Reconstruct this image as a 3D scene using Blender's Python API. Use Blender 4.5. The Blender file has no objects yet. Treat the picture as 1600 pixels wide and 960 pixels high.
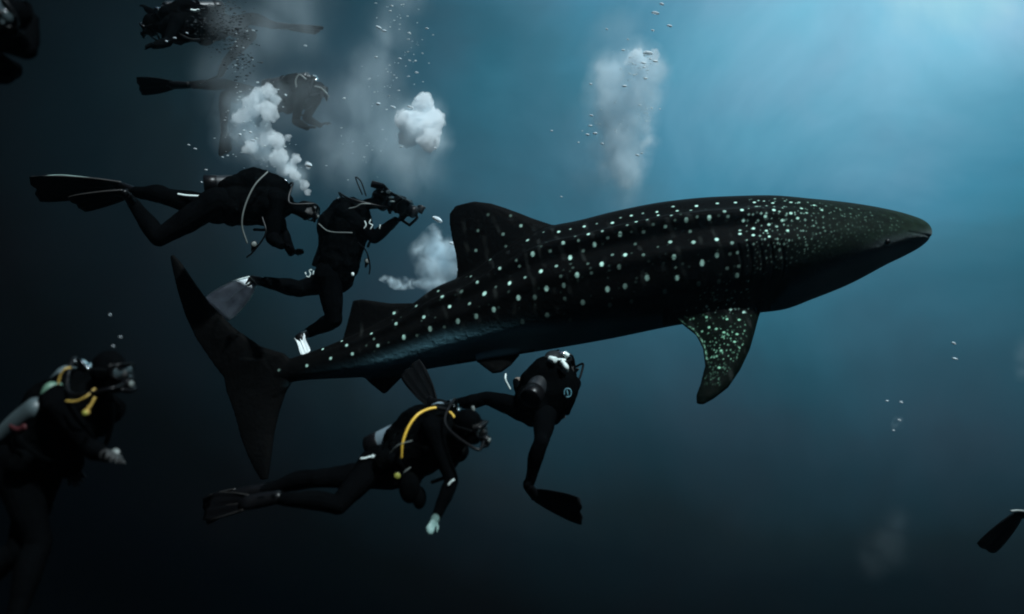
import bpy, math, random
import numpy as np
from mathutils import Vector, Matrix, noise
from mathutils.kdtree import KDTree

random.seed(7)
rng = np.random.default_rng(7)
scene = bpy.context.scene
COL = scene.collection

# ------------------------------------------------------------------ camera
K = 36.0 / 28.0 / 1600.0
cam_data = bpy.data.cameras.new('camera')
cam_data.lens = 28.0
cam_data.sensor_width = 36.0
cam_data.clip_start = 0.05
cam_data.clip_end = 400.0
cam = bpy.data.objects.new('camera', cam_data)
COL.objects.link(cam)
cam.location = (0, 0, 0)
cam.rotation_euler = (math.radians(90), 0, 0)
scene.camera = cam
cam_data.dof.use_dof = True
cam_data.dof.focus_distance = 8.2
cam_data.dof.aperture_fstop = 0.6

# ------------------------------------------------------------------ world, sun, exposure
SUN_EL, SUN_AZ = math.radians(60), math.radians(48)      # azimuth from +Y (view direction) clockwise
sun_dir = Vector((0.36, -0.40, 0.84)).normalized()       # from the scene towards the sun
world = bpy.data.worlds.new('World')
scene.world = world
world.use_nodes = True
wn = world.node_tree
wn.nodes.clear()
sky = wn.nodes.new('ShaderNodeTexSky')
sky.sky_type = 'NISHITA'
sky.sun_disc = False
sky.sun_elevation = math.asin(sun_dir.z)
sky.sun_rotation = math.atan2(sun_dir.x, sun_dir.y)
bg = wn.nodes.new('ShaderNodeBackground')
bg.inputs['Strength'].default_value = 0.06
wo = wn.nodes.new('ShaderNodeOutputWorld')
wn.links.new(sky.outputs['Color'], bg.inputs['Color'])
wn.links.new(bg.outputs[0], wo.inputs['Surface'])
sun_data = bpy.data.lights.new('sun', 'SUN')
sun_data.energy = 5.0
sun_data.angle = math.radians(2.0)
sun_data.color = (0.80, 0.95, 1.0)
sun = bpy.data.objects.new('sun', sun_data)
COL.objects.link(sun)
sun.rotation_euler = sun_dir.to_track_quat('Z', 'Y').to_euler()
sun.location = (8, -8, 20)

scene.view_settings.view_transform = 'Standard'
scene.view_settings.look = 'None'
scene.view_settings.exposure = 0.0
scene.view_settings.gamma = 1.0
scene.render.engine = 'CYCLES'
scene.cycles.max_bounces = 18
scene.cycles.volume_bounces = 16
scene.cycles.transparent_max_bounces = 16
scene.cycles.caustics_reflective = False
scene.cycles.caustics_refractive = False
scene.cycles.use_denoising = True
scene.cycles.denoiser = 'OPENIMAGEDENOISE'
scene.cycles.sample_clamp_indirect = 4.0
scene.cycles.pixel_filter_type = 'BLACKMAN_HARRIS'
scene.cycles.filter_width = 2.0

# ------------------------------------------------------------------ basic helpers
def P(px, py, Y):
    return Vector(((px - 800) * K * Y, Y, (480 - py) * K * Y))

def link(o, parent=None):
    COL.objects.link(o)
    if parent is not None:
        o.parent = parent
    return o

def tag(o, label=None, cat=None, group=None, kind=None):
    if label: o['label'] = label
    if cat: o['category'] = cat
    if group: o['group'] = group
    if kind: o['kind'] = kind
    return o

def empty(name, loc, label, cat, group=None):
    o = bpy.data.objects.new(name, None)
    o.empty_display_size = 0.2
    o.location = loc
    link(o)
    return tag(o, label, cat, group)

def place(name, verts, faces, mat, parent=None, smooth=True):
    """link one mesh object; verts are in world space, the parent is unrotated"""
    me = bpy.data.meshes.new(name)
    org = parent_world(parent) if parent is not None else Vector((0, 0, 0))
    v = np.asarray([tuple(a) for a in verts], dtype=float) if not isinstance(verts, np.ndarray) else verts
    v = v - np.array(org)
    me.from_pydata(v.tolist(), [], [tuple(int(i) for i in f) for f in faces])
    me.update()
    if smooth:
        me.polygons.foreach_set('use_smooth', [True] * len(me.polygons))
    for m in (mat if isinstance(mat, (list, tuple)) else [mat]):
        me.materials.append(m)
    o = bpy.data.objects.new(name, me)
    return link(o, parent)

def parent_world(p):
    loc = Vector((0, 0, 0))
    while p is not None:
        loc += p.location
        p = p.parent
    return loc

class MB:
    """collects closed shapes"""
    def __init__(s): s.v, s.f = [], []
    def add(s, v, f):
        o = len(s.v)
        s.v += [Vector(a) for a in v]
        s.f += [tuple(i + o for i in q) for q in f]
        return s
    def ell(s, c, r, axes=None, nu=16, nv=10):
        A = axes or (Vector((1, 0, 0)), Vector((0, 1, 0)), Vector((0, 0, 1)))
        if not hasattr(r, '__len__'): r = (r, r, r)
        c = Vector(c)
        v = [c + A[2] * r[2]]
        for i in range(1, nv):
            t = math.pi * i / nv
            for j in range(nu):
                p = 2 * math.pi * j / nu
                v.append(c + A[0] * (r[0] * math.sin(t) * math.cos(p)) + A[1] * (r[1] * math.sin(t) * math.sin(p)) + A[2] * (r[2] * math.cos(t)))
        v.append(c - A[2] * r[2])
        f = [(0, 1 + j, 1 + (j + 1) % nu) for j in range(nu)]
        for i in range(nv - 2):
            a = 1 + i * nu
            for j in range(nu):
                k = (j + 1) % nu
                f.append((a + j, a + nu + j, a + nu + k, a + k))
        a = 1 + (nv - 2) * nu
        f += [(a + j, len(v) - 1, a + (j + 1) % nu) for j in range(nu)]
        return s.add(v, f)
    def tube(s, pts, rad, n=12, sub=4, side=None, flat=None, round_caps=True):
        """smooth tube; rad per point; side+flat give an elliptical section (flat = other half axis factor per point)"""
        pts = [Vector(p) for p in pts]
        m = len(pts)
        if not hasattr(rad, '__len__'): rad = [rad] * m
        if flat is None: flat = [1.0] * m
        elif not hasattr(flat, '__len__'): flat = [flat] * m
        P_, R_, F_ = [], [], []
        for i in range(m - 1):
            p0, p1, p2, p3 = pts[max(i - 1, 0)], pts[i], pts[i + 1], pts[min(i + 2, m - 1)]
            if i == 0: p0 = p1 * 2 - p2
            if i == m - 2: p3 = p2 * 2 - p1
            q = sub if m > 2 else 1
            for j in range(q):
                t = j / q
                P_.append(0.5 * ((2 * p1) + (p2 - p0) * t + (2 * p0 - 5 * p1 + 4 * p2 - p3) * t * t + (3 * p1 - p0 - 3 * p2 + p3) * t ** 3))
                R_.append(rad[i] + (rad[i + 1] - rad[i]) * (t * t * (3 - 2 * t)))
                F_.append(flat[i] + (flat[i + 1] - flat[i]) * t)
        P_.append(pts[-1]); R_.append(rad[-1]); F_.append(flat[-1])
        T = [(P_[min(i + 1, len(P_) - 1)] - P_[max(i - 1, 0)]).normalized() for i in range(len(P_))]
        if round_caps:
            a0, a1 = P_[0], P_[-1]; r0, r1 = R_[0], R_[-1]
            pre, post = [], []
            for q in (0.95, 0.75, 0.4):
                pre.append((a0 - T[0] * r0 * q * .9, r0 * math.sqrt(1 - q * q), F_[0], T[0]))
            for q in (0.4, 0.75, 0.95):
                post.append((a1 + T[-1] * r1 * q * .9, r1 * math.sqrt(1 - q * q), F_[-1], T[-1]))
            P_ = [x[0] for x in pre] + P_ + [x[0] for x in post]
            R_ = [x[1] for x in pre] + R_ + [x[1] for x in post]
            F_ = [x[2] for x in pre] + F_ + [x[2] for x in post]
            T = [x[3] for x in pre] + T + [x[3] for x in post]
        ref = Vector(side) if side is not None else None
        u = None
        v, f = [], []
        for i, p in enumerate(P_):
            t = T[i]
            if ref is not None: u = ref - t * ref.dot(t)
            elif u is None:
                a = Vector((0, 0, 1)) if abs(t.z) < 0.8 else Vector((1, 0, 0))
                u = a - t * a.dot(t)
            else: u = u - t * u.dot(t)
            if u.length < 1e-6: u = t.orthogonal()
            u = u.normalized(); w = t.cross(u)
            for j in range(n):
                a = 2 * math.pi * j / n
                v.append(p + u * (R_[i] * math.cos(a)) + w * (R_[i] * F_[i] * math.sin(a)))
        for i in range(len(P_) - 1):
            for j in range(n):
                k = (j + 1) % n
                f.append((i * n + j, i * n + k, (i + 1) * n + k, (i + 1) * n + j))
        f.append(tuple(range(n - 1, -1, -1)))
        f.append(tuple((len(P_) - 1) * n + j for j in range(n)))
        return s.add(v, f)
    def prism(s, outline, normal, th, bevel=0.0):
        """flat outline (world points) given real thickness along normal"""
        nrm = Vector(normal).normalized()
        c = sum((Vector(p) for p in outline), Vector()) / len(outline)
        n = len(outline)
        v = []
        layers = [(-th / 2, 1 - bevel), (-th / 2 + th * .25, 1), (th / 2 - th * .25, 1), (th / 2, 1 - bevel)] if bevel else [(-th / 2, 1), (th / 2, 1)]
        for d, sc in layers:
            v += [c + (Vector(p) - c) * sc + nrm * d for p in outline]
        f = []
        for L in range(len(layers) - 1):
            for j in range(n):
                k = (j + 1) % n
                f.append((L * n + j, L * n + k, (L + 1) * n + k, (L + 1) * n + j))
        f.append(tuple(range(n - 1, -1, -1)))
        f.append(tuple((len(layers) - 1) * n + j for j in range(n)))
        return s.add(v, f)
    def foil(s, sections, th, n=14):
        """fin: list of (rear, front) points root to tip, th = half thickness at root, tip"""
        v, f = [], []
        m = len(sections)
        for i, (a, b) in enumerate(sections):
            a, b = Vector(a), Vector(b)
            o1, o2 = sections[max(i - 1, 0)], sections[min(i + 1, m - 1)]
            span = (Vector(o2[0]) + Vector(o2[1]) - Vector(o1[0]) - Vector(o1[1]))
            nrm = (b - a).cross(span).normalized()
            tt = th[0] + (th[1] - th[0]) * (i / (m - 1))
            for j in range(n):
                ang = 2 * math.pi * j / n
                x = 0.5 - 0.5 * math.cos(ang)
                prof = math.sin(ang) * (0.45 + 0.75 * x) * 1.0
                v.append(a + (b - a) * x + nrm * (tt * prof))
        for i in range(m - 1):
            for j in range(n):
                k = (j + 1) % n
                f.append((i * n + j, i * n + k, (i + 1) * n + k, (i + 1) * n + j))
        f.append(tuple(range(n - 1, -1, -1)))
        f.append(tuple((m - 1) * n + j for j in range(n)))
        return s.add(v, f)
    def cyl(s, a, b, r, n=16, r2=None, bev=0.12):
        a, b = Vector(a), Vector(b); r2 = r if r2 is None else r2
        d = b - a; L = d.length; e = min(r * bev, L * .3); t = d.normalized()
        return s.tube([a, a + t * e, b - t * e, b], [r - e, r, r2, r2 - e], n=n, sub=1, round_caps=False)
    def build(s, name, mat, parent=None, smooth=True):
        return place(name, s.v, s.f, mat, parent, smooth)
    def fused(s, voxel, smooth_it=2):
        """one continuous surface of everything collected: (verts Nx3, faces)"""
        me = bpy.data.meshes.new('tmp')
        me.from_pydata([tuple(v) for v in s.v], [], s.f)
        o = bpy.data.objects.new('tmp', me)
        COL.objects.link(o)
        m = o.modifiers.new('r', 'REMESH'); m.mode = 'VOXEL'; m.voxel_size = voxel
        if smooth_it:
            q = o.modifiers.new('s', 'SMOOTH'); q.iterations = smooth_it; q.factor = 0.5
        dg = bpy.context.evaluated_depsgraph_get()
        ev = o.evaluated_get(dg); em = ev.to_mesh()
        V = np.empty(len(em.vertices) * 3); em.vertices.foreach_get('co', V)
        N = np.empty(len(em.vertices) * 3); em.vertices.foreach_get('normal', N)
        nl = len(em.loops); L = np.empty(nl, dtype=np.int32); em.loops.foreach_get('vertex_index', L)
        st = np.empty(len(em.polygons), dtype=np.int32); em.polygons.foreach_get('loop_start', st)
        tot = np.empty(len(em.polygons), dtype=np.int32); em.polygons.foreach_get('loop_total', tot)
        ev.to_mesh_clear()
        bpy.data.objects.remove(o); bpy.data.meshes.remove(me)
        return V.reshape(-1, 3), N.reshape(-1, 3), L, st, tot

def raw_mesh(name, data, mats, parent=None):
    V, N, L, st, tot = data
    me = bpy.data.meshes.new(name)
    org = np.array(parent_world(parent)) if parent is not None else np.zeros(3)
    me.vertices.add(len(V)); me.vertices.foreach_set('co', (V - org).ravel())
    me.loops.add(len(L)); me.loops.foreach_set('vertex_index', L)
    me.polygons.add(len(st)); me.polygons.foreach_set('loop_start', st)
    me.update(calc_edges=True)
    me.polygons.foreach_set('use_smooth', np.ones(len(st), dtype=bool))
    for m in mats: me.materials.append(m)
    o = bpy.data.objects.new(name, me)
    return link(o, parent)

def noise_np(V, scale, seed=0.0):
    return np.array([noise.noise((x * scale + seed, y * scale + seed * 2, z * scale - seed)) for x, y, z in V])

# ------------------------------------------------------------------ materials
def mat(name, color, rough=0.5, metal=0.0, spec=0.5, bump=0.0, bscale=40.0, vary=0.25, trans=0.0, coat=0.0):
    m = bpy.data.materials.new(name); m.use_nodes = True
    nt = m.node_tree; b = nt.nodes['Principled BSDF']
    b.inputs['Roughness'].default_value = rough
    b.inputs['Metallic'].default_value = metal
    b.inputs['Specular IOR Level'].default_value = spec
    b.inputs['Coat Weight'].default_value = coat
    if trans: b.inputs['Transmission Weight'].default_value = trans
    tc = nt.nodes.new('ShaderNodeTexCoord')
    nz = nt.nodes.new('ShaderNodeTexNoise'); nz.inputs['Scale'].default_value = bscale * .25; nz.inputs['Detail'].default_value = 5
    nt.links.new(tc.outputs['Object'], nz.inputs['Vector'])
    rp = nt.nodes.new('ShaderNodeValToRGB')
    c = Vector(color[:3])
    rp.color_ramp.elements[0].color = (*(c * (1 - vary)), 1)
    rp.color_ramp.elements[1].color = (*[min(1, q) for q in c * (1 + vary)], 1)
    rp.color_ramp.elements[0].position = .3; rp.color_ramp.elements[1].position = .7
    nt.links.new(nz.outputs['Fac'], rp.inputs['Fac'])
    nt.links.new(rp.outputs['Color'], b.inputs['Base Color'])
    if bump:
        n2 = nt.nodes.new('ShaderNodeTexNoise'); n2.inputs['Scale'].default_value = bscale; n2.inputs['Detail'].default_value = 4
        nt.links.new(tc.outputs['Object'], n2.inputs['Vector'])
        bp = nt.nodes.new('ShaderNodeBump'); bp.inputs['Strength'].default_value = bump; bp.inputs['Distance'].default_value = 0.01
        nt.links.new(n2.outputs['Fac'], bp.inputs['Height'])
        nt.links.new(bp.outputs['Normal'], b.inputs['Normal'])
    return m

M = {
 'neoprene': mat('neoprene', (.0016, .0019, .0022), .6, spec=.0, bump=.35, bscale=22),
 'nylon': mat('nylon', (.0015, .0018, .002), .6, spec=.0, bump=.5, bscale=35),
 'skin': mat('skin', (.16, .13, .11), .5, spec=.3, bump=.2, bscale=60),
 'shaded_skin': mat('shaded_skin', (.03, .03, .03), .5, spec=.2, bump=.2, bscale=60),  # skin darkened in colour in place of shade on faces and hands
 'pale_glove': mat('pale_glove', (.15, .24, .22), .5, spec=.3, bump=.3, bscale=60),
 'rubber': mat('rubber', (.003, .003, .0035), .35, spec=.2),
 'matte_rubber': mat('matte_rubber', (.003, .0035, .004), .6, spec=.08),
 'yellow': mat('yellow_hose', (.85, .52, .07), .4, vary=.06, spec=.4),
 'dull_yellow': mat('dull_yellow', (.3, .3, .06), .5, vary=.1),
 'dimlit_yellow': mat('dimlit_yellow_hose', (.42, .27, .06), .45, vary=.1),  # yellow hose with the weak light at lower left put into its colour
 'grey_hose': mat('grey_hose', (.16, .18, .17), .5, vary=.2),
 'grey_tank': mat('grey_tank', (.15, .2, .23), .45, metal=.0, spec=.5, vary=.25, bscale=12),
 'dimlit_tank': mat('dimlit_tank', (.05, .07, .075), .5, vary=.2, bscale=14),  # white tank darkened in colour for the dim light at lower left
 'black_tank': mat('black_tank', (.012, .014, .016), .4, vary=.3, bscale=14),
 'chrome': mat('chrome', (.75, .8, .8), .15, metal=1.0, vary=.05),
 'green_plastic': mat('green_plastic', (.09, .17, .12), .5, vary=.15),
 'red_strap': mat('red_strap', (.06, .008, .01), .6),
 'reflect': mat('print_and_highlight', (.75, .85, .82), .4, vary=.15, bscale=120),  # print, and the highlights painted on thigh, shoulder and tank
 'teal_print': mat('teal_print', (.10, .25, .3), .4, vary=.1),
 'lens': mat('mask_glass', (.04, .055, .06), .12, spec=.6, vary=.1),
 'fin_pale': mat('fin_pale', (.62, .72, .78), .45, vary=.5, bscale=26, bump=.3),
 'fin_white': mat('fin_white', (.75, .8, .8), .4, vary=.1),
 'highlight_rim': mat('highlight_rim', (.035, .032, .03), .4, vary=.2),  # ribs paled in colour to stand for the highlight along the fins
 'fin_edge_highlight': mat('fin_edge_highlight', (.30, .42, .38), .4, vary=.15),  # pale tone of the highlights painted along fin edges
 'eye_white': mat('eye_white', (.5, .5, .48), .3),
}

# ------------------------------------------------------------------ the setting: open water, haze
def build_water():
    v, f = [], []
    R, nu, nv = 60.0, 64, 28
    top = math.radians(48)
    v.append((0, 0, -R))
    for i in range(1, nv + 1):
        el = -math.pi / 2 + (top + math.pi / 2) * i / nv
        for j in range(nu):
            a = 2 * math.pi * j / nu
            v.append((R * math.cos(el) * math.cos(a), R * math.cos(el) * math.sin(a), R * math.sin(el)))
    for j in range(nu): f.append((0, 1 + (j + 1) % nu, 1 + j))
    for i in range(nv - 1):
        for j in range(nu):
            k = (j + 1) % nu; a = 1 + i * nu
            f.append((a + j, a + k, a + nu + k, a + nu + j))
    m = bpy.data.materials.new('open_water'); m.use_nodes = True
    m.cycles.emission_sampling = 'NONE'
    nt = m.node_tree; nt.nodes.clear()
    N = nt.nodes.new; LK = nt.links.new
    out = N('ShaderNodeOutputMaterial'); em = N('ShaderNodeEmission')
    tc = N('ShaderNodeTexCoord')
    nrm = N('ShaderNodeVectorMath'); nrm.operation = 'NORMALIZE'
    LK(tc.outputs['Object'], nrm.inputs[0])
    # broad mottling of the water mass
    nz = N('ShaderNodeTexNoise'); nz.inputs['Scale'].default_value = 3.2; nz.inputs['Detail'].default_value = 7; nz.inputs['Roughness'].default_value = .62; nz.inputs['Distortion'].default_value = .4
    of = N('ShaderNodeVectorMath'); of.operation = 'ADD'; of.inputs[1].default_value = (3.3, 1.7, 8.2)
    LK(nrm.outputs[0], of.inputs[0]); LK(of.outputs[0], nz.inputs['Vector'])
    # angle from the bright window of the surface overhead, and elevation, set how much light comes from a direction
    def math_(op, a, b=None, c=None, clamp=False):
        n = N('ShaderNodeMath'); n.operation = op
        for k, q in enumerate((a, b, c)):
            if q is None: continue
            if isinstance(q, (int, float)): n.inputs[k].default_value = q
            else: LK(q, n.inputs[k])
        return n.outputs[0]
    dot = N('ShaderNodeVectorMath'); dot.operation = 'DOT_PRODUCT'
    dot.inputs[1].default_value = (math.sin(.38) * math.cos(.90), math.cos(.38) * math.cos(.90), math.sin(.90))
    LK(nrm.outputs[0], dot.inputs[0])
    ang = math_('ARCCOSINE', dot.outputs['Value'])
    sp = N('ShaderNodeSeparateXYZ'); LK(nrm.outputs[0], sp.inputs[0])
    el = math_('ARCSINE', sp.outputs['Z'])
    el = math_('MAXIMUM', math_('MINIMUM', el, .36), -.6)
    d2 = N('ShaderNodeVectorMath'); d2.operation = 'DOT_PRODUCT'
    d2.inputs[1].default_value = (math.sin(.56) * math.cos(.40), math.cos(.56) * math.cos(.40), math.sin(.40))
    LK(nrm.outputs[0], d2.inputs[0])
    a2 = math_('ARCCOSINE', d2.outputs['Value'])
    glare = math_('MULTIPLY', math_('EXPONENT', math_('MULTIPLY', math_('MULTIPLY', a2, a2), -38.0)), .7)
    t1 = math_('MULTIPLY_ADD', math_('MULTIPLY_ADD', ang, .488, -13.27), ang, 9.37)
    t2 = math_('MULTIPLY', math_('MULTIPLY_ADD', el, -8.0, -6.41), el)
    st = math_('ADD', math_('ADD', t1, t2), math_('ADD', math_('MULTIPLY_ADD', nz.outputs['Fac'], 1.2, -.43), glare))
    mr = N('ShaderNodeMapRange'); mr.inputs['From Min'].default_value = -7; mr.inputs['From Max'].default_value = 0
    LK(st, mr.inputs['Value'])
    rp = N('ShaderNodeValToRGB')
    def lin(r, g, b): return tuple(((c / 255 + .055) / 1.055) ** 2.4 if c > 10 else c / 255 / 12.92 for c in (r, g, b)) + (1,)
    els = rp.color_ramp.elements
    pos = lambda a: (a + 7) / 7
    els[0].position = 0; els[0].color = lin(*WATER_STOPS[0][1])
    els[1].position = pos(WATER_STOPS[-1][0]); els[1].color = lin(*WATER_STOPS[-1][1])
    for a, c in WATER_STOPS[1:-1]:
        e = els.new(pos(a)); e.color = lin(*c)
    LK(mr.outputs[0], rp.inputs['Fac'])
    # patches of greener and greyer water
    hz = N('ShaderNodeTexNoise'); hz.inputs['Scale'].default_value = 5.0; hz.inputs['Detail'].default_value = 4
    LK(nrm.outputs[0], hz.inputs['Vector'])
    hr = N('ShaderNodeMapRange'); hr.inputs['From Min'].default_value = .35; hr.inputs['From Max'].default_value = .65
    hr.inputs['To Min'].default_value = .78; hr.inputs['To Max'].default_value = 1.16
    LK(hz.outputs['Fac'], hr.inputs['Value'])
    cc = N('ShaderNodeCombineColor'); cc.inputs['Green'].default_value = 1; cc.inputs['Blue'].default_value = 1
    LK(hr.outputs[0], cc.inputs['Red'])
    hm = N('ShaderNodeMix'); hm.data_type = 'RGBA'; hm.blend_type = 'MULTIPLY'; hm.inputs['Factor'].default_value = 1
    LK(rp.outputs['Color'], hm.inputs['A']); LK(cc.outputs['Color'], hm.inputs['B'])
    LK(hm.outputs['Result'], em.inputs['Color'])
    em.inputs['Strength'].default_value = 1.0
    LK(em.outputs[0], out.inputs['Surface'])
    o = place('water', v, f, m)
    tag(o, kind='structure')

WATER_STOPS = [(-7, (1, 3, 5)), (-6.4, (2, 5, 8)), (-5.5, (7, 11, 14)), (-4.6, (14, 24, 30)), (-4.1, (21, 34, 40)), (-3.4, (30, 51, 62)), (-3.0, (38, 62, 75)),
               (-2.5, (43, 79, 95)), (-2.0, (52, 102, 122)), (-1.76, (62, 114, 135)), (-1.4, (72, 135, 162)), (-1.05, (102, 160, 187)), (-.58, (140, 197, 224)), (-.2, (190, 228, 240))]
build_water()

def build_haze():
    v = [(x, y, z) for x in (-15, 15) for y in (-2, 19) for z in (-9, 9)]
    f = [(0, 1, 3, 2), (4, 6, 7, 5), (0, 4, 5, 1), (2, 3, 7, 6), (0, 2, 6, 4), (1, 5, 7, 3)]
    m = bpy.data.materials.new('haze'); m.use_nodes = True
    nt = m.node_tree; nt.nodes.clear()
    out = nt.nodes.new('ShaderNodeOutputMaterial'); pv = nt.nodes.new('ShaderNodeVolumePrincipled')
    pv.inputs['Color'].default_value = (.55, .72, .8, 1)
    pv.inputs['Density'].default_value = .002
    pv.inputs['Anisotropy'].default_value = .85
    nt.links.new(pv.outputs[0], out.inputs['Volume'])
    tag(place('haze', v, f, m, smooth=False), kind='stuff')
build_haze()

# ------------------------------------------------------------------ whale shark
def pchip(xs, ys, x):
    xs, ys = np.array(xs, float), np.array(ys, float)
    h = np.diff(xs); d = np.diff(ys) / h
    m = np.zeros(len(xs)); m[0], m[-1] = d[0], d[-1]
    for i in range(1, len(xs) - 1):
        if d[i - 1] * d[i] > 0:
            w1, w2 = 2 * h[i] + h[i - 1], h[i] + 2 * h[i - 1]
            m[i] = (w1 + w2) / (w1 / d[i - 1] + w2 / d[i])
    i = np.clip(np.searchsorted(xs, x) - 1, 0, len(xs) - 2)
    t = (x - xs[i]) / h[i]
    return ((1 + 2 * t) * (1 - t) ** 2) * ys[i] + t * (1 - t) ** 2 * h[i] * m[i] + t * t * (3 - 2 * t) * ys[i + 1] + t * t * (t - 1) * h[i] * m[i + 1]

def shark_Y(px):
    return float(np.interp(px, [260, 430, 700, 1000, 1250, 1451], [8.55, 8.45, 8.4, 8.35, 8.3, 8.3]))

def build_shark():
    top = ([385, 420, 480, 540, 600, 640, 680, 730, 790, 860, 900, 960, 1040, 1120, 1200, 1280, 1340, 1400, 1430, 1445, 1451],
           [574, 569, 552, 529, 500, 478, 450, 428, 388, 354, 346, 331, 316, 309, 307, 313, 319, 329, 337, 344, 358])
    bot = ([385, 420, 480, 540, 600, 680, 760, 860, 950, 1060, 1120, 1160, 1195, 1230, 1280, 1340, 1400, 1430, 1445, 1451],
           [600, 602, 594, 591, 588, 575, 562, 546, 530, 508, 500, 493, 489, 485, 469, 447, 417, 402, 391, 378])
    wid = ([385, 430, 500, 600, 700, 800, 900, 1000, 1100, 1200, 1300, 1400, 1430, 1445, 1451],
           [.05, .09, .13, .24, .37, .50, .62, .71, .78, .80, .78, .66, .56, .42, .10])
    xs = np.concatenate([np.linspace(385, 1400, 150), np.linspace(1402, 1440, 26), np.linspace(1441, 1450.8, 14)])
    tz, bz, w = pchip(*top, xs), pchip(*bot, xs), pchip(*wid, xs)
    n = 120
    b = MB(); v = []
    roll = math.radians(5)
    for i, x in enumerate(xs):
        Y = shark_Y(x)
        zt, zb = (480 - tz[i]) * K * Y, (480 - bz[i]) * K * Y
        h, c = (zt - zb) / 2, (zt + zb) / 2
        amp = np.interp(x, [480, 600, 1000, 1150, 1260], [0, .08, .12, .08, 0])
        head = np.interp(x, [1150, 1300, 1420], [0, 1, 1])
        ring = []
        for j in range(n):
            t = 2 * math.pi * j / n
            a = t if t <= math.pi else 2 * math.pi - t
            deg = math.degrees(a)
            r = 1 + amp * (math.exp(-((deg - 50) / 7) ** 2) - .5 * math.exp(-((deg - 34) / 12) ** 2) - .6 * math.exp(-((deg - 63) / 9) ** 2) + .45 * math.exp(-((deg - 80) / 7) ** 2))
            cc, ss = math.cos(t), math.sin(t)
            e = .92 - .12 * head
            yy = -w[i] * r * math.copysign(abs(ss) ** e, ss)
            zz = h * r * math.copysign(abs(cc) ** (1.0 + .1 * head), cc)
            # head: widest high up, tapering to the throat
            if zz < 0: yy *= 1 - .25 * head * (abs(zz) / max(h, 1e-4)) ** 1.5
            y2 = yy * math.cos(roll) - zz * math.sin(roll) * .5
            z2 = zz * math.cos(roll) + (-yy) * math.sin(roll) * -.35
            ring.append((y2, z2))
        zs = [q[1] for q in ring]; zmx, zmn = max(zs), min(zs)
        for (yy, zz) in ring:
            z = (zz - zmn) / max(zmx - zmn, 1e-6) * (zt - zb) + zb
            v.append(Vector(((x - 800) * K * (Y - .66 * w[i] * float(np.interp(x, [1020, 1440], [0, 1]))), Y + yy, z)))
    f = []
    m = len(xs)
    for i in range(m - 1):
        for j in range(n):
            k = (j + 1) % n
            f.append((i * n + j, i * n + k, (i + 1) * n + k, (i + 1) * n + j))
    f.append(tuple(range(n - 1, -1, -1))); f.append(tuple((m - 1) * n + j for j in range(n)))
    b.add(v, f)
    def sec(lst, Yf):
        out = []
        for q in lst:
            Y = (q[2] - (.58 if q[2] > 8.8 else 0)) if len(q) > 2 else Yf
            out.append((P(*q[0], Y), P(*q[1], Y)))
        return out
    # caudal fin, two lobes
    b.foil(sec([((372, 640), (448, 612), 9.0), ((358, 610), (470, 575), 9.0), ((350, 592), (444, 552), 9.0), ((333, 570), (408, 541), 9.02), ((306, 530), (366, 512), 9.05), ((289, 494), (328, 474), 9.1), ((277, 455), (300, 435), 9.15), ((269, 420), (283, 410), 9.2), ((266, 402), (271, 398), 9.22)], 9), (.075, .03), 18)
    b.foil(sec([((362, 560), (425, 562), 9.0), ((348, 584), (458, 587), 9.0), ((353, 612), (450, 606), 9.0), ((366, 648), (437, 644), 8.97), ((375, 682), (429, 679), 8.94), ((386, 712), (425, 710), 8.9), ((397, 734), (422, 733), 8.88), ((407, 750), (419, 749), 8.87)], 9), (.075, .03), 18)
    # dorsal fins
    b.foil(sec([((745, 470), (930, 380)), ((712, 436), (905, 354)), ((714, 422), (862, 351)), ((712, 400), (835, 342)), ((706, 375), (812, 333)), ((702, 352), (790, 325)), ((702, 334), (768, 318)), ((711, 322), (742, 315))], 8.38), (.12, .035), 18)
    b.foil(sec([((545, 560), (680, 500)), ((534, 533), (655, 473)), ((541, 508), (636, 474)), ((546, 489), (610, 474)), ((549, 477), (588, 471)), ((551, 470), (566, 468))], 8.43), (.07, .03), 18)
    # near pectoral fin comes down and towards the camera
    pec = sec([((1090, 435), (1176, 428), 7.96), ((1072, 462), (1184, 452), 7.86), ((1046, 491), (1192, 480), 7.84), ((1064, 506), (1186, 495), 7.80), ((1087, 524), (1180, 518), 7.70), ((1098, 545), (1172, 546), 7.56), ((1101, 572), (1157, 578), 7.46), ((1094, 600), (1138, 606), 7.37), ((1087, 619), (1116, 623), 7.31), ((1088, 631), (1100, 632), 7.29)], 8)
    b.foil(pec, (.15, .032), 20)
    # far pectoral fin held out level behind the body
    far = [((P(1040, 470, 8.9)), P(1185, 462, 8.9)), (P(1050, 474, 9.2), P(1165, 466, 9.2)), (P(1030, 470, 9.6), P(1120, 464, 9.6)), (P(1000, 462, 9.95), P(1050, 460, 9.95)), (P(985, 458, 10.1), P(1000, 458, 10.1))]
    b.foil(far, (.11, .032), 20)
    # anal and pelvic fins
    b.foil(sec([((575, 560), (650, 560)), ((564, 587), (645, 577)), ((578, 600), (626, 592)), ((592, 611), (612, 606)), ((599, 616), (604, 614))], 8.42), (.05, .028), 16)
    for yy in (8.15, 8.65):
        b.foil([(P(740, 540, yy), P(820, 530, yy)), (P(742, 564, yy), P(812, 556, yy)), (P(756, 575, yy - .03), P(800, 570, yy - .03)), (P(769, 584, yy - .06), P(785, 581, yy - .06))], (.05, .028), 16)
    V, N, L, st, tot = b.fused(.0098, 4)

    # skin relief: mouth and gill slits pressed in
    Y_of = np.interp(V[:, 0], [(x - 800) * K * shark_Y(x) for x in range(260, 1452, 20)], [shark_Y(x) for x in range(260, 1452, 20)])
    px = V[:, 0] / (K * V[:, 1]) + 800
    py = 480 - V[:, 2] / (K * V[:, 1])
    side = V[:, 1] - Y_of                      # <0 towards the camera
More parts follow.
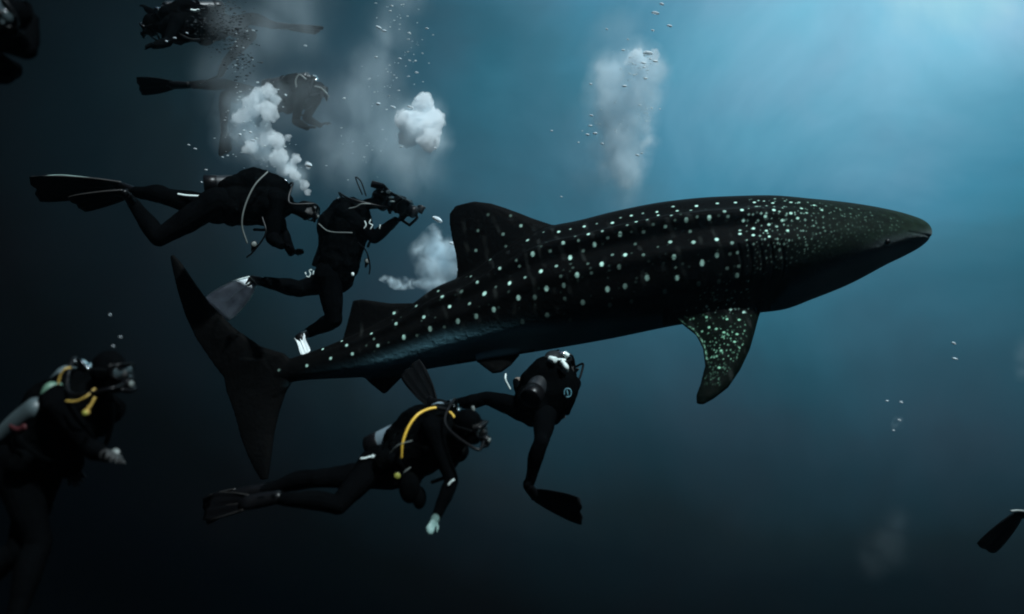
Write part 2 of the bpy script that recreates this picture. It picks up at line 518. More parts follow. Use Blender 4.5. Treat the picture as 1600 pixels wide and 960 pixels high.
    def groove(poly, wpx, depth, cond):
        d = np.full(len(V), 1e9)
        x0 = V[:, 0] / (K * Y_of) + 800; y0 = 480 - V[:, 2] / (K * Y_of)
        for (ax, ay), (bx, by) in zip(poly[:-1], poly[1:]):
            ux, uy = bx - ax, by - ay; q = np.clip(((x0 - ax) * ux + (y0 - ay) * uy) / (ux * ux + uy * uy), 0, 1)
            d = np.minimum(d, np.hypot(x0 - ax - q * ux, y0 - ay - q * uy))
        g = np.exp(-(d / wpx) ** 2) * cond
        V[:] = V - N * (g * depth)[:, None]
        return g
    g = groove([(1452, 369), (1440, 374), (1420, 376), (1395, 374), (1372, 371)], 1.4, .006, (x_fade := np.clip((V[:, 0] / (K * V[:, 1]) + 800 - 1365) / 30, 0, 1)))
    for k in range(5):
        x = 1122 + k * 15
        gg = groove([(x - 3, 392 - k * 2), (x + 4, 420), (x + 3, 448 - k * 2)], 1.5, .011, np.abs(side) > .35)
        g = np.maximum(g, gg * .8)

    # colours: the skin pattern is laid on the surface in 3-D
    kd = KDTree(len(V))
    for i, c in enumerate(V): kd.insert(c, i)
    kd.balance()
    x0 = V[:, 0] / (K * Y_of) + 800; y0 = 480 - V[:, 2] / (K * Y_of)
    belly_line = np.interp(x0, [380, 470, 560, 640, 700, 820, 900, 1060, 1180, 1200, 1250, 1330, 1420, 1452],
                               [640, 596, 574, 545, 525, 509, 503, 492, 488, 452, 428, 396, 377, 372])
    bl = 1 / (1 + np.exp(-(y0 - belly_line) / 3.5))
    on_pec = ((px > 1030) & (px < 1215) & (py > 490) & (side < -.40)) | ((py > 500) & (px > 1075) & (px < 1200) & (V[:, 1] < 7.9))
    bl[(px > 1035) & (px < 1205) & (py > 425) & (side < -.2)] = 0
    bl *= np.clip((x0 - 440) / 60, 0, 1) * np.where((y0 > 604) & (x0 < 520), 0, 1)
    bodybot = np.interp(x0, [430, 560, 680, 760, 860, 950, 1060, 1200], [601, 590, 576, 562, 546, 530, 508, 489])
    finmask = np.clip((y0 - bodybot - 1 + 9 * ((x0 > 715) & (x0 < 835))) / 5, 0, 1) * (x0 < 1000)
    bl *= 1 - finmask
    dors = np.array(SKIN_DARK); belly = np.array(SKIN_BELLY)
    nz = noise_np(V, 3.0, 4.1); n2 = noise_np(V, 14.0, 9.0)
    C = dors[None, :] * (1 + .35 * nz + .2 * n2)[:, None]
    headg = np.clip((x0 - 1150) / 150, 0, 1) * (1 - bl)
    C += headg[:, None] * np.array([.003, .007, .004])[None, :] * np.clip(1 + .8 * n2, .2, 2)[:, None]
    snout = np.clip((x0 - 1330) / 100, 0, 1) * (1 - bl)
    C += snout[:, None] * np.array([.004, .009, .004])[None, :] * (1 + .5 * nz)[:, None]
    pecg = on_pec.astype(float)
    C += pecg[:, None] * np.array([-.0010, .0004, -.0006])[None, :]
    C = C * (1 - bl[:, None]) + belly[None, :] * (1 + .35 * nz)[:, None] * bl[:, None]
    chin = bl * np.clip((x0 - 1190) / 60, 0, 1)
    C = C * (1 - chin[:, None] * .75) + np.array([.80, .80, .76])[None, :] * (1 + .3 * nz)[:, None] * chin[:, None] * .75
    # faint narrow bars between the spots
    s = V[:, 0] + .22 * V[:, 2]
    bar = np.clip(np.sin(s * 2 * math.pi / .185 + 2.2 * nz) * 2 - 1.1, 0, 1) * np.clip(noise_np(V, 9, 2.0) * 2.2, 0, 1)
    bar *= (x0 > 560) * (x0 < 1190) * (1 - bl) * (V[:, 1] < Y_of + 5) * np.clip((y0 - 330) / 20, 0, 1)
    C += bar[:, None] * np.array([.014, .016, .015])[None, :]
    S = np.zeros(len(V))
    def put(co, r, inten):
        for (c, i, d) in kd.find_range(co, r * 1.6):
            q = 1 - d / r
            q = min(1, max(0, q * 1.8 + .35))
            q = q * q * (3 - 2 * q) * inten
            if q > S[i]: S[i] = q
    order = np.argsort(px)
    pxs = px[order]
    def surf(qx, qy, tol=2.2):
        a, b_ = np.searchsorted(pxs, qx - tol), np.searchsorted(pxs, qx + tol)
        idx = order[a:b_]
        idx = idx[np.abs(py[idx] - qy) < tol]
        if len(idx) == 0: return None
        return idx[np.argmin(V[idx, 1])]
    def stamp(qx, qy, r, inten, mirror=True, sq=1.0):
        i = surf(qx, qy)
        if i is None: return
        c = V[i].copy()
        put(c, r, inten)
        if sq > 1:
            for dz in (-.35, .35):
                put(c + np.array([-.12 * dz * r, 0, dz * r * sq]), r * .85, inten)
        if mirror:
            m_ = c.copy(); m_[1] = 2 * Y_of[i] - c[1]
            co, j, d = kd.find(m_)
            if d < .2: put(np.array(co), r, inten)
    for (qx, qy, r, k) in SPOTS:
        stamp(qx, qy, (r if r < 3.2 else 3.2 + (r - 3.2) * .5) * .0060, min(1, k * 1.1), sq=1.5 if r >= 3.2 else 1.0)
    rs = random.Random(11)
    # extra faint marks between the rows
    for k in range(200):
        qx = rs.uniform(560, 1180); qy = rs.uniform(315, 560)
        tl, bb = np.interp(qx, [560, 700, 900, 1180], [512, 440, 350, 310]), np.interp(qx, [560, 700, 900, 1180], [560, 520, 498, 470])
        if tl + 3 < qy < bb: stamp(qx, qy, rs.uniform(1.3, 2.2) * .0066, rs.uniform(.02, .07))
    # small close-set dots of the head
    gx = 1168
    while gx < 1412:
        step = np.interp(gx, [1168, 1250, 1400], [13, 10, 8])
        t_, b_ = np.interp(gx, [1168, 1200, 1280, 1340, 1410], [312, 309, 318, 327, 344]), np.interp(gx, [1168, 1215, 1250, 1330, 1410], [440, 428, 410, 378, 366])
        gy = t_
        while gy < b_:
            f_ = (gy - t_) / (b_ - t_)
            qx, qy = gx + rs.uniform(-4, 4), gy + rs.uniform(-3, 3)
            fade = np.interp(gx, [1168, 1260, 1320, 1412], [.55, .36, .15, .07])
            k_ = .85 * fade * rs.choice([.25, .5, 1.0, 1.3]) * (1.25 - .95 * f_)
            stamp(qx, qy, rs.uniform(1.1, 1.8) * .0062, k_)
            gy += np.interp(gx, [1168, 1400], [11, 6.5]) * rs.uniform(.8, 1.2)
        gx += step * .62
    # dots of the pectoral fin
    for k in range(260):
        t = rs.random() ** .8
        qy = 440 + t * 160
        lo, hi = np.interp(qy, [440, 490, 520, 560, 600], [1112, 1066, 1092, 1105, 1098]), np.interp(qy, [440, 490, 520, 560, 600], [1172, 1175, 1170, 1152, 1128])
        qx = rs.uniform(lo, hi)
        stamp(qx, qy, rs.uniform(1.0, 1.7) * .006, rs.choice([.08, .14, .25, .5]) * (1.8 if qy < 488 else 1 if qy < 560 else .35), mirror=False)  # upper dots made paler to offset the shade falling there
    for (qx, qy) in PEC_SPOTS:
        stamp(qx, qy, 2.0 * .006, .85, mirror=False)
    # thin pale rear edge of the pectoral fin
    for q in np.linspace(0, 1, 60):
        qy = 500 + q * 60
        qx = np.interp(qy, [500, 512, 530, 545, 560], [1058, 1081, 1095, 1101, 1103])
        stamp(qx, qy, 1.2 * .006, .35 + .3 * math.sin(q * 40), mirror=False)
    S *= (1 - g)
    spot = np.array(SPOT_COL); spot_g = np.array([.26, .66, .40])
    gmix = np.clip(headg * .35 + pecg * .7 + .08, 0, .8)[:, None]
    sc = spot[None, :] * (1 - gmix) + spot_g[None, :] * gmix
    C = C * (1 - S[:, None]) + sc * S[:, None]
    C *= (1 - .7 * g)[:, None]
    C = np.clip(C, 0.0008, 1)

    root = empty('whale_shark', P(850, 460, 8.55), 'huge dark whale shark with rows of pale green spots swimming to the right', 'shark')
    m_ = bpy.data.materials.new('shark_skin'); m_.use_nodes = True
    nt = m_.node_tree; bs = nt.nodes['Principled BSDF']
    at = nt.nodes.new('ShaderNodeVertexColor'); at.layer_name = 'pattern'
    nt.links.new(at.outputs['Color'], bs.inputs['Base Color'])
    bs.inputs['Roughness'].default_value = .62
    bs.inputs['Specular IOR Level'].default_value = .02
    tc = nt.nodes.new('ShaderNodeTexCoord'); nzt = nt.nodes.new('ShaderNodeTexNoise'); nzt.inputs['Scale'].default_value = 22; nzt.inputs['Detail'].default_value = 6
    bp = nt.nodes.new('ShaderNodeBump'); bp.inputs['Strength'].default_value = .35; bp.inputs['Distance'].default_value = .02
    nt.links.new(tc.outputs['Object'], nzt.inputs['Vector']); nt.links.new(nzt.outputs['Fac'], bp.inputs['Height']); nt.links.new(bp.outputs['Normal'], bs.inputs['Normal'])
    o = raw_mesh('body', (V, N, L, st, tot), [m_], root)
    ca = o.data.color_attributes.new('pattern', 'FLOAT_COLOR', 'POINT')
    ca.data.foreach_set('color', np.hstack([C, np.ones((len(C), 1))]).ravel())
    # eyes low on the sides of the broad head
    i = surf(1388, 380)
    if i is not None:
        for sgn in (0, 1):
            c = V[i].copy()
            if sgn: c[1] = 2 * Y_of[i] - c[1]
            co, j, d = kd.find(c)
            e = MB(); e.ell(co, .03); e.build('eye', M['rubber'], root)

SKIN_DARK = (.0026, .0027, .0028)
SKIN_BELLY = (.16, .36, .44)
SPOT_COL = (.62, .95, .82)
def _c2(l): return [(420 + x / 4, 420 + y / 4, r, k) for x, y, r, k in l]
def _c3(l): return [(680 + x / 3.81, 290 + y / 3.81, r, k) for x, y, r, k in l]
def _c4(l): return [(1000 + x / 2.667, 290 + y / 2.667, r, k) for x, y, r, k in l]
SPOTS = _c2([(60, 630, 2.2, .25), (232, 600, 2.5, .8), (378, 555, 2.5, .8), (332, 495, 2, .9), (448, 445, 1.8, .9), (480, 473, 2.4, .9), (516, 538, 2.8, .8),
 (633, 397, 2.4, .7), (675, 475, 3, .8), (778, 273, 2.6, .8), (792, 337, 2.8, .8), (836, 436, 3.4, .8), (915, 225, 2.6, .45), (964, 295, 3, .8), (1000, 383, 3.8, .6),
 (1050, 135, 2.4, .35), (1077, 167, 2.6, .7), (1125, 233, 3, .8), (1178, 335, 3.8, .6), (1200, 135, 2.4, .15), (1247, 213, 2.8, .25), (1290, 305, 3.8, .35), (1403, 262, 4, .6),
 (1257, 40, 2.2, .3), (1297, 76, 2.6, .6), (1342, 150, 3.2, .95), (1415, 108, 2.4, .12), (1580, 340, 4, .2), (920, 425, 2.6, .12), (1092, 370, 3, .12), (652, 432, 2, .25)])
SPOTS += _c3([(250, 277, 2.4, .22), (400, 282, 2.8, .28), (312, 168, 2.6, .1), (455, 172, 2.6, .12), (516, 234, 2.8, .45), (545, 319, 2.8, .6), (573, 412, 3.2, 1), (237, 393, 2.8, .25),
 (322, 434, 2.6, .4), (380, 487, 2.6, .8), (415, 355, 2.4, .12), (475, 443, 2.2, .2), (497, 487, 2.2, .3), (527, 540, 2.6, .35), (245, 568, 2.4, .8), (205, 535, 2, .3), (287, 638, 3.2, .95),
 (437, 574, 3.2, 1), (621, 506, 3.4, 1), (797, 426, 3.4, 1), (945, 358, 3.2, 1), (1097, 298, 3.2, 1), (727, 270, 2.6, 1), (759, 341, 3, .9), (882, 238, 2.4, 1), (908, 282, 2.6, 1),
 (800, 252, 1.8, .4), (640, 270, 2, .2), (655, 330, 2, .15), (682, 397, 2.6, .35), (716, 472, 2.8, .4), (740, 540, 2.6, .15), (760, 598, 3.2, .3), (765, 680, 3, .12), (825, 295, 2.2, .25),
 (848, 335, 2.2, .3), (873, 395, 2.6, .22), (900, 460, 2.6, .12), (922, 527, 2.6, .15), (955, 220, 1.8, .35), (990, 263, 2.2, .45), (1020, 320, 2.4, .3), (1047, 405, 2.8, .2), (1087, 493, 3.4, .22),
 (1047, 216, 2.8, .9), (1162, 172, 2.2, 1), (1192, 207, 2.6, 1), (1315, 150, 2.2, 1), (1323, 170, 2.2, 1), (1135, 228, 2, .3), (1100, 186, 1.8, .4), (1232, 158, 1.8, .35), (1258, 195, 2, .35),
 (1290, 240, 2.6, .15), (1233, 285, 3, .3), (1186, 343, 2.6, .12), (1233, 405, 2.8, .18), (1412, 118, 1.8, .6), (1440, 143, 2.2, .8), (1400, 170, 2, .5), (1550, 115, 2.8, 1), (1515, 140, 2, .5),
 (1492, 213, 3, .5), (1365, 250, 2.8, .9), (1392, 330, 3.4, .5), (1415, 432, 3.6, 1), (1437, 556, 3.8, .9), (1427, 492, 2, .2), (1532, 330, 3.2, .5), (1582, 465, 3.4, .9), (1512, 268, 2.6, .15),
 (1562, 595, 3.6, .2), (1555, 180, 2.4, .2), (1125, 405, 3.4, 1), (986, 463, 3.6, 1), (838, 540, 4, 1), (660, 622, 4, 1), (493, 675, 3.8, .9), (344, 744, 3.8, .7), (237, 786, 3.6, .4), (131, 816, 3.6, .6),
 (50, 850, 3, .12), (80, 716, 2.8, .9), (37, 655, 2.6, .7), (200, 698, 2.8, .35), (150, 628, 2.4, .2), (585, 672, 3.2, .18), (515, 818, 4.6, .22), (663, 780, 4.6, .45), (875, 703, 4.2, .45),
 (1022, 622, 4.2, .7), (1035, 720, 3.8, .2), (1127, 604, 4, .35), (1165, 700, 3.8, .15), (1257, 554, 4.4, .6), (1360, 637, 4, .2), (797, 808, 3.6, .12), (1318, 360, 2.2, .1), (1165, 285, 2, .12), (1420, 212, 2, .15)])
SPOTS += _c4([(240, 415, 4, .18), (255, 326, 4, .8), (220, 232, 3.6, .5), (205, 187, 2.6, .2), (191, 150, 3.4, .5), (287, 139, 3.2, 1), (233, 127, 2.4, .2), (316, 219, 3.2, 1), (317, 296, 3.2, .7),
 (349, 103, 3, .4), (362, 133, 2.6, .25), (378, 235, 2.8, .35), (370, 290, 2.8, .15), (358, 350, 3, .15), (325, 405, 3.4, .2), (421, 97, 2.8, 1), (428, 152, 2.2, 1), (414, 198, 2.4, 1), (412, 183, 2, .6),
 (404, 284, 2.6, .35), (407, 340, 2.8, .2), (401, 380, 3.2, .7), (470, 175, 2.4, 1), (468, 203, 2.4, .9), (484, 82, 2.8, .5), (520, 132, 2.6, 1), (560, 97, 2.8, .9), (555, 68, 2.2, 1),
 (472, 65, 2.4, 1), (395, 66, 2.4, 1), (318, 70, 2.4, .8), (207, 98, 2, .5), (133, 83, 2, .5), (627, 65, 2.2, 1), (632, 112, 2.4, .9), (675, 90, 2.2, 1), (730, 77, 2, 1), (655, 133, 2.2, .9),
 (590, 140, 2.2, .9), (612, 183, 2.4, 1), (568, 168, 2, .6), (535, 208, 2.2, .9), (523, 183, 2.2, .9), (533, 158, 2.2, .8), (668, 65, 2, .6), (700, 110, 2, .5), (760, 98, 2, .8), (600, 60, 1.8, .4)])
PEC_SPOTS = [(1030 + x / 4, 400 + y / 4) for x, y in [(428, 223), (458, 271), (360, 281), (290, 377), (307, 440), (352, 449), (398, 472), (380, 588), (418, 388), (441, 332), (508, 392), (492, 484), (463, 532), (552, 217), (536, 347), (366, 692), (288, 318)]]
build_shark()

# ------------------------------------------------------------------ divers
def on_ray(parent, px, py, L, sgn):
    """point on the sight line of (px, py) at bone length L from parent; sgn -1 nearer, +1 farther"""
    d = Vector(((px - 800) * K, 1, (480 - py) * K))
    a, b, c = d.dot(d), -2 * d.dot(parent), parent.dot(parent) - L * L
    disc = b * b - 4 * a * c
    if disc <= 0: return d * (-b / (2 * a))
    return d * ((-b + sgn * math.sqrt(disc)) / (2 * a))

def hand_mb(b, wrist, d, palm, thumb_side, curl=.5, s=1.0):
    """five separate fingers; d = hand direction, palm = palm normal, thumb_side = direction of thumb"""
    d = d.normalized(); palm = (palm - d * palm.dot(d)).normalized(); t = thumb_side - d * thumb_side.dot(d) - palm * thumb_side.dot(palm)
    t = t.normalized()
    b.tube([wrist - d * .02 * s, wrist + d * .03 * s, wrist + d * .075 * s], [.024 * s, .034 * s, .036 * s], n=14, side=t, flat=[.8, .5, .42])
    for k, (off, ln) in enumerate([(.028, .078), (.0095, .088), (-.0095, .082), (-.028, .064)]):
        p = wrist + d * (.085 - .004 * abs(k - 1)) * s + t * off * s
        pts = [p]; ang = 0; dd = (d + t * off * 3).normalized()
        for j, fr in enumerate((.45, .32, .23)):
            ang += curl * (.35 + .25 * j + .06 * k)
            step = dd * math.cos(ang) + palm * math.sin(ang)
            p = p + step * ln * fr * s; pts.append(p)
        b.tube([wrist + d * .05 * s + t * off * s] + pts, [.0105 * s, .0105 * s, .0095 * s, .009 * s, .0078 * s], n=8, sub=2)
    th = wrist + d * .025 * s + t * .028 * s
    d1 = (d * .7 + t * .75 + palm * .25 * curl).normalized(); d2 = (d * .9 + t * .25 + palm * .5 * curl).normalized()
    b.tube([th - t * .01, th + d1 * .035 * s, th + d1 * .035 * s + d2 * .032 * s, th + d1 * .035 * s + d2 * .055 * s], [.013 * s, .0125 * s, .0105 * s, .009 * s], n=8, sub=2)

def diver(label, Y, neck, pelvis, psg, front, head, face_dir, arms, legs, voxel=.009,
          suit='neoprene', hands='skin', tank='black_tank', tank_len=.60, bcd=True, s=1.0, grip=.5, tank_off=0.0, bulk=1.15, wing=1.0, vest=1.0, hand_s=1.0, face='shaded_skin'):
    Nk = P(*neck, Y)
    Pv = on_ray(Nk, *pelvis, .54 * s, psg)
    up = (Nk - Pv).normalized()
    fr = Vector(front); fr = (fr - up * fr.dot(up)).normalized()
    rt = fr.cross(up).normalized()
    root = empty('person', Pv.copy(), label, 'person')
    D = dict(root=root, neck=Nk, pelvis=Pv, up=up, fr=fr, rt=rt, s=s)
    b = MB()
    L = (Nk - Pv).length
    a = lambda t: Pv + up * (L * t)
    b.tube([a(-.16), a(.0), a(.3), a(.6), a(.85), a(1.0)], [.12 * s, .165 * s, .145 * s, .17 * s, .18 * s, .09 * s], n=24, side=rt, flat=[.85, .72, .72, .70, .62, .8])
    hd = on_ray(Nk, head[0], head[1], .235 * s, head[2])
    fd = Vector(face_dir)
    hu = (hd - Nk).normalized()
    hup = (hu * .4 + up * .6)
    fd = fd.normalized(); hup = (hup - fd * hup.dot(fd)).normalized(); hr = fd.cross(hup).normalized()
    D.update(head=hd, fd=fd, hup=hup, hr=hr)
    b.tube([a(.93), Nk.lerp(hd, .45), hd - hup * .04 * s], [.075 * s, .062 * s, .06 * s], n=14)
    b.ell(hd + hup * .02 * s - fd * .01 * s, (.083 * s, .105 * s, .11 * s), (hr, fd, hup), 20, 14)      # skull, hooded
    b.ell(hd + fd * .035 * s - hup * .055 * s, (.058 * s, .065 * s, .06 * s), (hr, fd, hup), 16, 10)    # jaw
    b.ell(hd + fd * .098 * s - hup * .005 * s, (.013 * s, .024 * s, .03 * s), (hr, fd, hup), 10, 8)     # nose
    b.ell(hd + fd * .088 * s + hup * .035 * s, (.05 * s, .016 * s, .013 * s), (hr, fd, hup), 12, 8)     # brow
    for k in (-1, 1):
        b.ell(hd + hr * k * .082 * s - hup * .005 * s, (.014 * s, .024 * s, .034 * s), (hr, fd, hup), 10, 8)   # ears under the hood
    b.ell(hd + fd * .098 * s - hup * .052 * s, (.024 * s, .010 * s, .009 * s), (hr, fd, hup), 10, 6)    # lips
    wr = {}
    for k, spec in (('L', arms[0]), ('R', arms[1])):
        sg = -1 if k == 'L' else 1
        sh = a(.90) + rt * sg * .185 * s
        el = on_ray(sh, spec[0][0], spec[0][1], .30 * s, spec[0][2])
        w = on_ray(el, spec[1][0], spec[1][1], .255 * s, spec[1][2])
        hdv = on_ray(w, spec[2][0], spec[2][1], .17 * s, spec[2][2]) - w
        m1, m2 = sh.lerp(el, .4), el.lerp(w, .3)
        b.tube([a(.86) + rt * sg * .09 * s, sh, m1, el], [q * s * bulk for q in (.085, .072, .058, .046)], n=14)
        b.tube([el, m2, el.lerp(w, .75), w], [q * s * bulk for q in (.046, .048, .037, .031)], n=14)
        bend = (el - (sh + w) / 2)
        pal = (-bend if bend.length > .02 else fr)
        hand_mb(b, w, hdv, pal + fr * .3, fr.cross(hdv) * sg * -1 + fr * .6, grip, s * 1.05 * hand_s)
        wr[k] = (w, hdv.normalized(), el)
    D['wr'] = wr
    feet = {}
    for k, spec in (('L', legs[0]), ('R', legs[1])):
        sg = -1 if k == 'L' else 1
        hp = Pv + rt * sg * .095 * s - up * .03 * s
        kn = on_ray(hp, spec[0][0], spec[0][1], .43 * s, spec[0][2])
        an = on_ray(kn, spec[1][0], spec[1][1], .42 * s, spec[1][2])
        ft = on_ray(an, spec[2][0], spec[2][1], .20 * s, spec[2][2])
        b.tube([hp + up * .05, hp - up * .02, hp.lerp(kn, .45), kn], [q * s * bulk for q in (.10, .105, .088, .063)], n=16)
        shin = an - kn
        calf = (ft - an); calf = calf - shin.normalized() * calf.dot(shin.normalized())
        calf = -calf.normalized() if calf.length > .03 else -fr
        b.tube([kn, kn.lerp(an, .32) + calf * .018 * s, kn.lerp(an, .75), an], [q * s * bulk for q in (.062, .066, .047, .041)], n=14)
        b.tube([an - (ft - an).normalized() * .05 * s, an.lerp(ft, .35), ft], [.036 * s, .044 * s, .032 * s], n=12, flat=[1, .8, .7], side=rt)
        feet[k] = (kn, an, ft, calf)
    D['feet'] = feet
    data = b.fused(voxel, 2)
    V = data[0]
    # small folds of the suit
    nz = noise_np(V, 16.0, 1.3) * .004 + noise_np(V * np.array([1, 1, 1]), 45.0, 5.0) * .0012
    data[0][:] = V + data[1] * nz[:, None]
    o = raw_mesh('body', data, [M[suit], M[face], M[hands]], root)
    st, L_ = data[3], data[2]
    fv = V[L_[st]]
    q = fv - np.array(hd)
    isface = (q @ np.array(fd) > .035 * s) & (np.abs(q @ np.array(hr)) < .058 * s) & (q @ np.array(hup) < .055 * s) & (q @ np.array(hup) > -.10 * s)
    mi = np.where(isface, 1, 0)
    for k in 'LR':
        w, hv, el = wr[k]
        q = fv - np.array(w)
        mi = np.where((q @ np.array(hv) > .0) & (np.linalg.norm(q, axis=1) < .26 * s), 2, mi)
    o.data.polygons.foreach_set('material_index', mi.astype(np.int32))
    for k in (-1, 1):
        e = MB(); e.ell(hd + fd * .083 * s + hr * k * .032 * s + hup * .012 * s, .013 * s, None, 10, 8); e.build('eye', M['eye_white'], root)
    # mask
    mk = MB()
    c = hd + fd * .095 * s + hup * .012 * s
    ring = []
    for j in range(24):
        t = 2 * math.pi * j / 24
        ring.append(c + hr * (.083 * s * math.copysign(abs(math.cos(t)) ** .6, math.cos(t))) + hup * (.048 * s * math.copysign(abs(math.sin(t)) ** .7, math.sin(t))) - fd * (.035 * s * abs(math.cos(t)) ** 3))
    ring2 = [p + fd * .028 * s for p in ring]; inner = [c + (p - c) * .84 + fd * .030 * s for p in ring]
    n = 24; v = ring + ring2 + inner
    inner_b = [c + (p - c) * .8 for p in ring]; v += inner_b
    f = []
    for A in range(3):
        for j in range(n):
            k = (j + 1) % n
            f.append((A * n + j, A * n + k, (A + 1) * n + k, (A + 1) * n + j))
    for j in range(n):
        k = (j + 1) % n
        f.append((3 * n + j, 3 * n + k, k, j))
    mk.add(v, f)
    mo = mk.build('mask', M['rubber'], root)
    le = MB(); le.prism([c + (p - c) * .86 + fd * .022 * s for p in ring], fd, .006)
    le.build('lens', M['lens'], mo)
    stp = MB()
    pts = [hd + hr * (.096 * s * math.cos(t)) - fd * (.112 * s * math.sin(t)) + hup * .02 * s + fd * (.06 * s if abs(math.cos(t)) > .99 else 0) for t in [math.pi * q / 10 for q in range(11)]]
    stp.tube(pts, .013 * s, n=8, sub=2, side=hup, flat=.25)
    stp.build('strap', M['matte_rubber'], mo)
    # second stage regulator at the mouth
    rg = MB()
    rc = hd + fd * .135 * s - hup * .058 * s
    rg.cyl(rc - fd * .03 * s, rc + fd * .018 * s, .034 * s, 20, .030 * s)
    rg.tube([rc - hup * .03 * s - hr * .045 * s, rc - hup * .036 * s + fd * .005, rc - hup * .03 * s + hr * .045 * s], [.014 * s, .018 * s, .014 * s], n=10)
    rg.cyl(rc - fd * .06 * s, rc - fd * .02 * s, .017 * s, 12)
    D['reg'] = rg.build('regulator', M['rubber'], root)
    rb = MB(); rb.cyl(rc + fd * .018 * s, rc + fd * .026 * s, .018 * s, 16); rb.build('purge_button', M['grey_hose'], D['reg'])
    # tank on the back
    tb = MB()
    back = -fr
    t0 = a(.94) + back * (.225 * s + tank_off); t1 = t0 - up * tank_len * s + back * tank_off * .5
    tb.tube([t0, t0 - up * .03 * s, t0.lerp(t1, .5), t1 + up * .02, t1], [.05 * s, .088 * s, .088 * s, .088 * s, .075 * s], n=24, sub=3, round_caps=True)
    D['tank'] = tb.build('tank', M[tank], root)
    D['t0'], D['t1'] = t0, t1
    bt = MB(); bt.cyl(t1 + up * .05 * s, t1 - up * .075 * s, .093 * s, 24); bt.build('tank_boot', M['rubber'], D['tank'])
    vb = MB(); vb.cyl(t0 + up * .04 * s, t0 + up * .11 * s, .022 * s, 14); vb.cyl(t0 + up * .085 * s + rt * .01, t0 + up * .085 * s + rt * .065 * s, .021 * s, 12)
    vb.cyl(t0 + up * .09 * s - rt * .045 * s, t0 + up * .09 * s + fr * .06 * s - rt * .0, .026 * s, 14)
    vb.build('valve', M['chrome'], D['tank'])
    for q in (.28, .62):
        sb = MB(); cc = t0.lerp(t1, q)
        sb.tube([cc + rt * (.094 * s * math.cos(t)) + fr * (.094 * s * math.sin(t)) for t in [2 * math.pi * j / 16 for j in range(17)]], .02 * s, n=8, sub=1, side=up, flat=.2, round_caps=False)
        sb.build('tank_strap', M['nylon'], D['tank'])
    # hose from the first stage over the right shoulder to the mouth
    hb = MB()
    va = t0 + up * .09 * s + fr * .05 * s
    hb.tube([va, va + rt * .12 * s + up * .06 * s, Nk + rt * .19 * s + fr * .06 * s + up * .06 * s, rc + hr * .13 * s - fd * .01 * s - hup * .02 * s, rc + hr * .04 * s], .011 * s, n=8, sub=6)
    hb.build('hose', M['rubber'], D['reg'])
    if bcd:
        bb = MB()
        bb.tube([a(.03), a(.2), a(.5), a(.75), a(.9)], [q * s * vest for q in (.17, .185, .178, .195, .165)], n=24, side=rt, flat=[.8, .85, .9, .88, .75])
        bb.tube([t0 + fr * .06 * s - up * .02, t0.lerp(t1, .35) + fr * .03 * s, t0.lerp(t1, .68) + fr * .05 * s], [.12 * s * wing, .17 * s * wing, .12 * s * wing], n=18, side=rt, flat=[.8, .72, .7])
        for sg in (-1, 1):
            bb.ell(a(.16) + rt * sg * .15 * s + fr * .08 * s, (.07 * s, .075 * s, .10 * s), (rt, fr, up), 14, 10)
            bb.tube([a(.75) + rt * sg * .12 * s + fr * .13 * s, a(.97) + rt * sg * .115 * s + fr * .06 * s, a(.99) + rt * sg * .10 * s - fr * .05 * s, a(.8) + rt * sg * .1 * s - fr * .15 * s], [.035 * s, .038 * s, .038 * s, .05 * s], n=10, flat=.6, side=rt)
        bb.ell(a(.5) - fr * .13 * s, (.15 * s, .07 * s, .22 * s), (rt, fr, up), 16, 10)
        dat = bb.fused(.012 * s, 2)
        nz = noise_np(dat[0], 12.0, 8.0) * .012 + noise_np(dat[0], 34.0, 3.0) * .005
        dat[0][:] = dat[0] + dat[1] * nz[:, None]
        D['bcd'] = raw_mesh('buoyancy_vest', dat, [M['nylon']], root)
        wb = MB()
        wb.tube([a(.32) + rt * (.2 * s * math.cos(t)) + fr * (.175 * s * math.sin(t)) for t in [2 * math.pi * j / 28 for j in range(29)]], .024 * s, n=8, sub=1, side=up, flat=.25, round_caps=False)
        wb.build('waist_strap', M['nylon'], D['bcd'])
        ih = MB()
        ih.tube([a(1.0) - rt * .09 * s - fr * .08 * s, a(1.02) - rt * .12 * s + fr * .06 * s, a(.75) - rt * .13 * s + fr * .20 * s, a(.52) - rt * .12 * s + fr * .21 * s], .014 * s, n=8, sub=6)
        ih.build('inflator_hose', M['matte_rubber'], D['bcd'])
    D['a'] = a
    return D

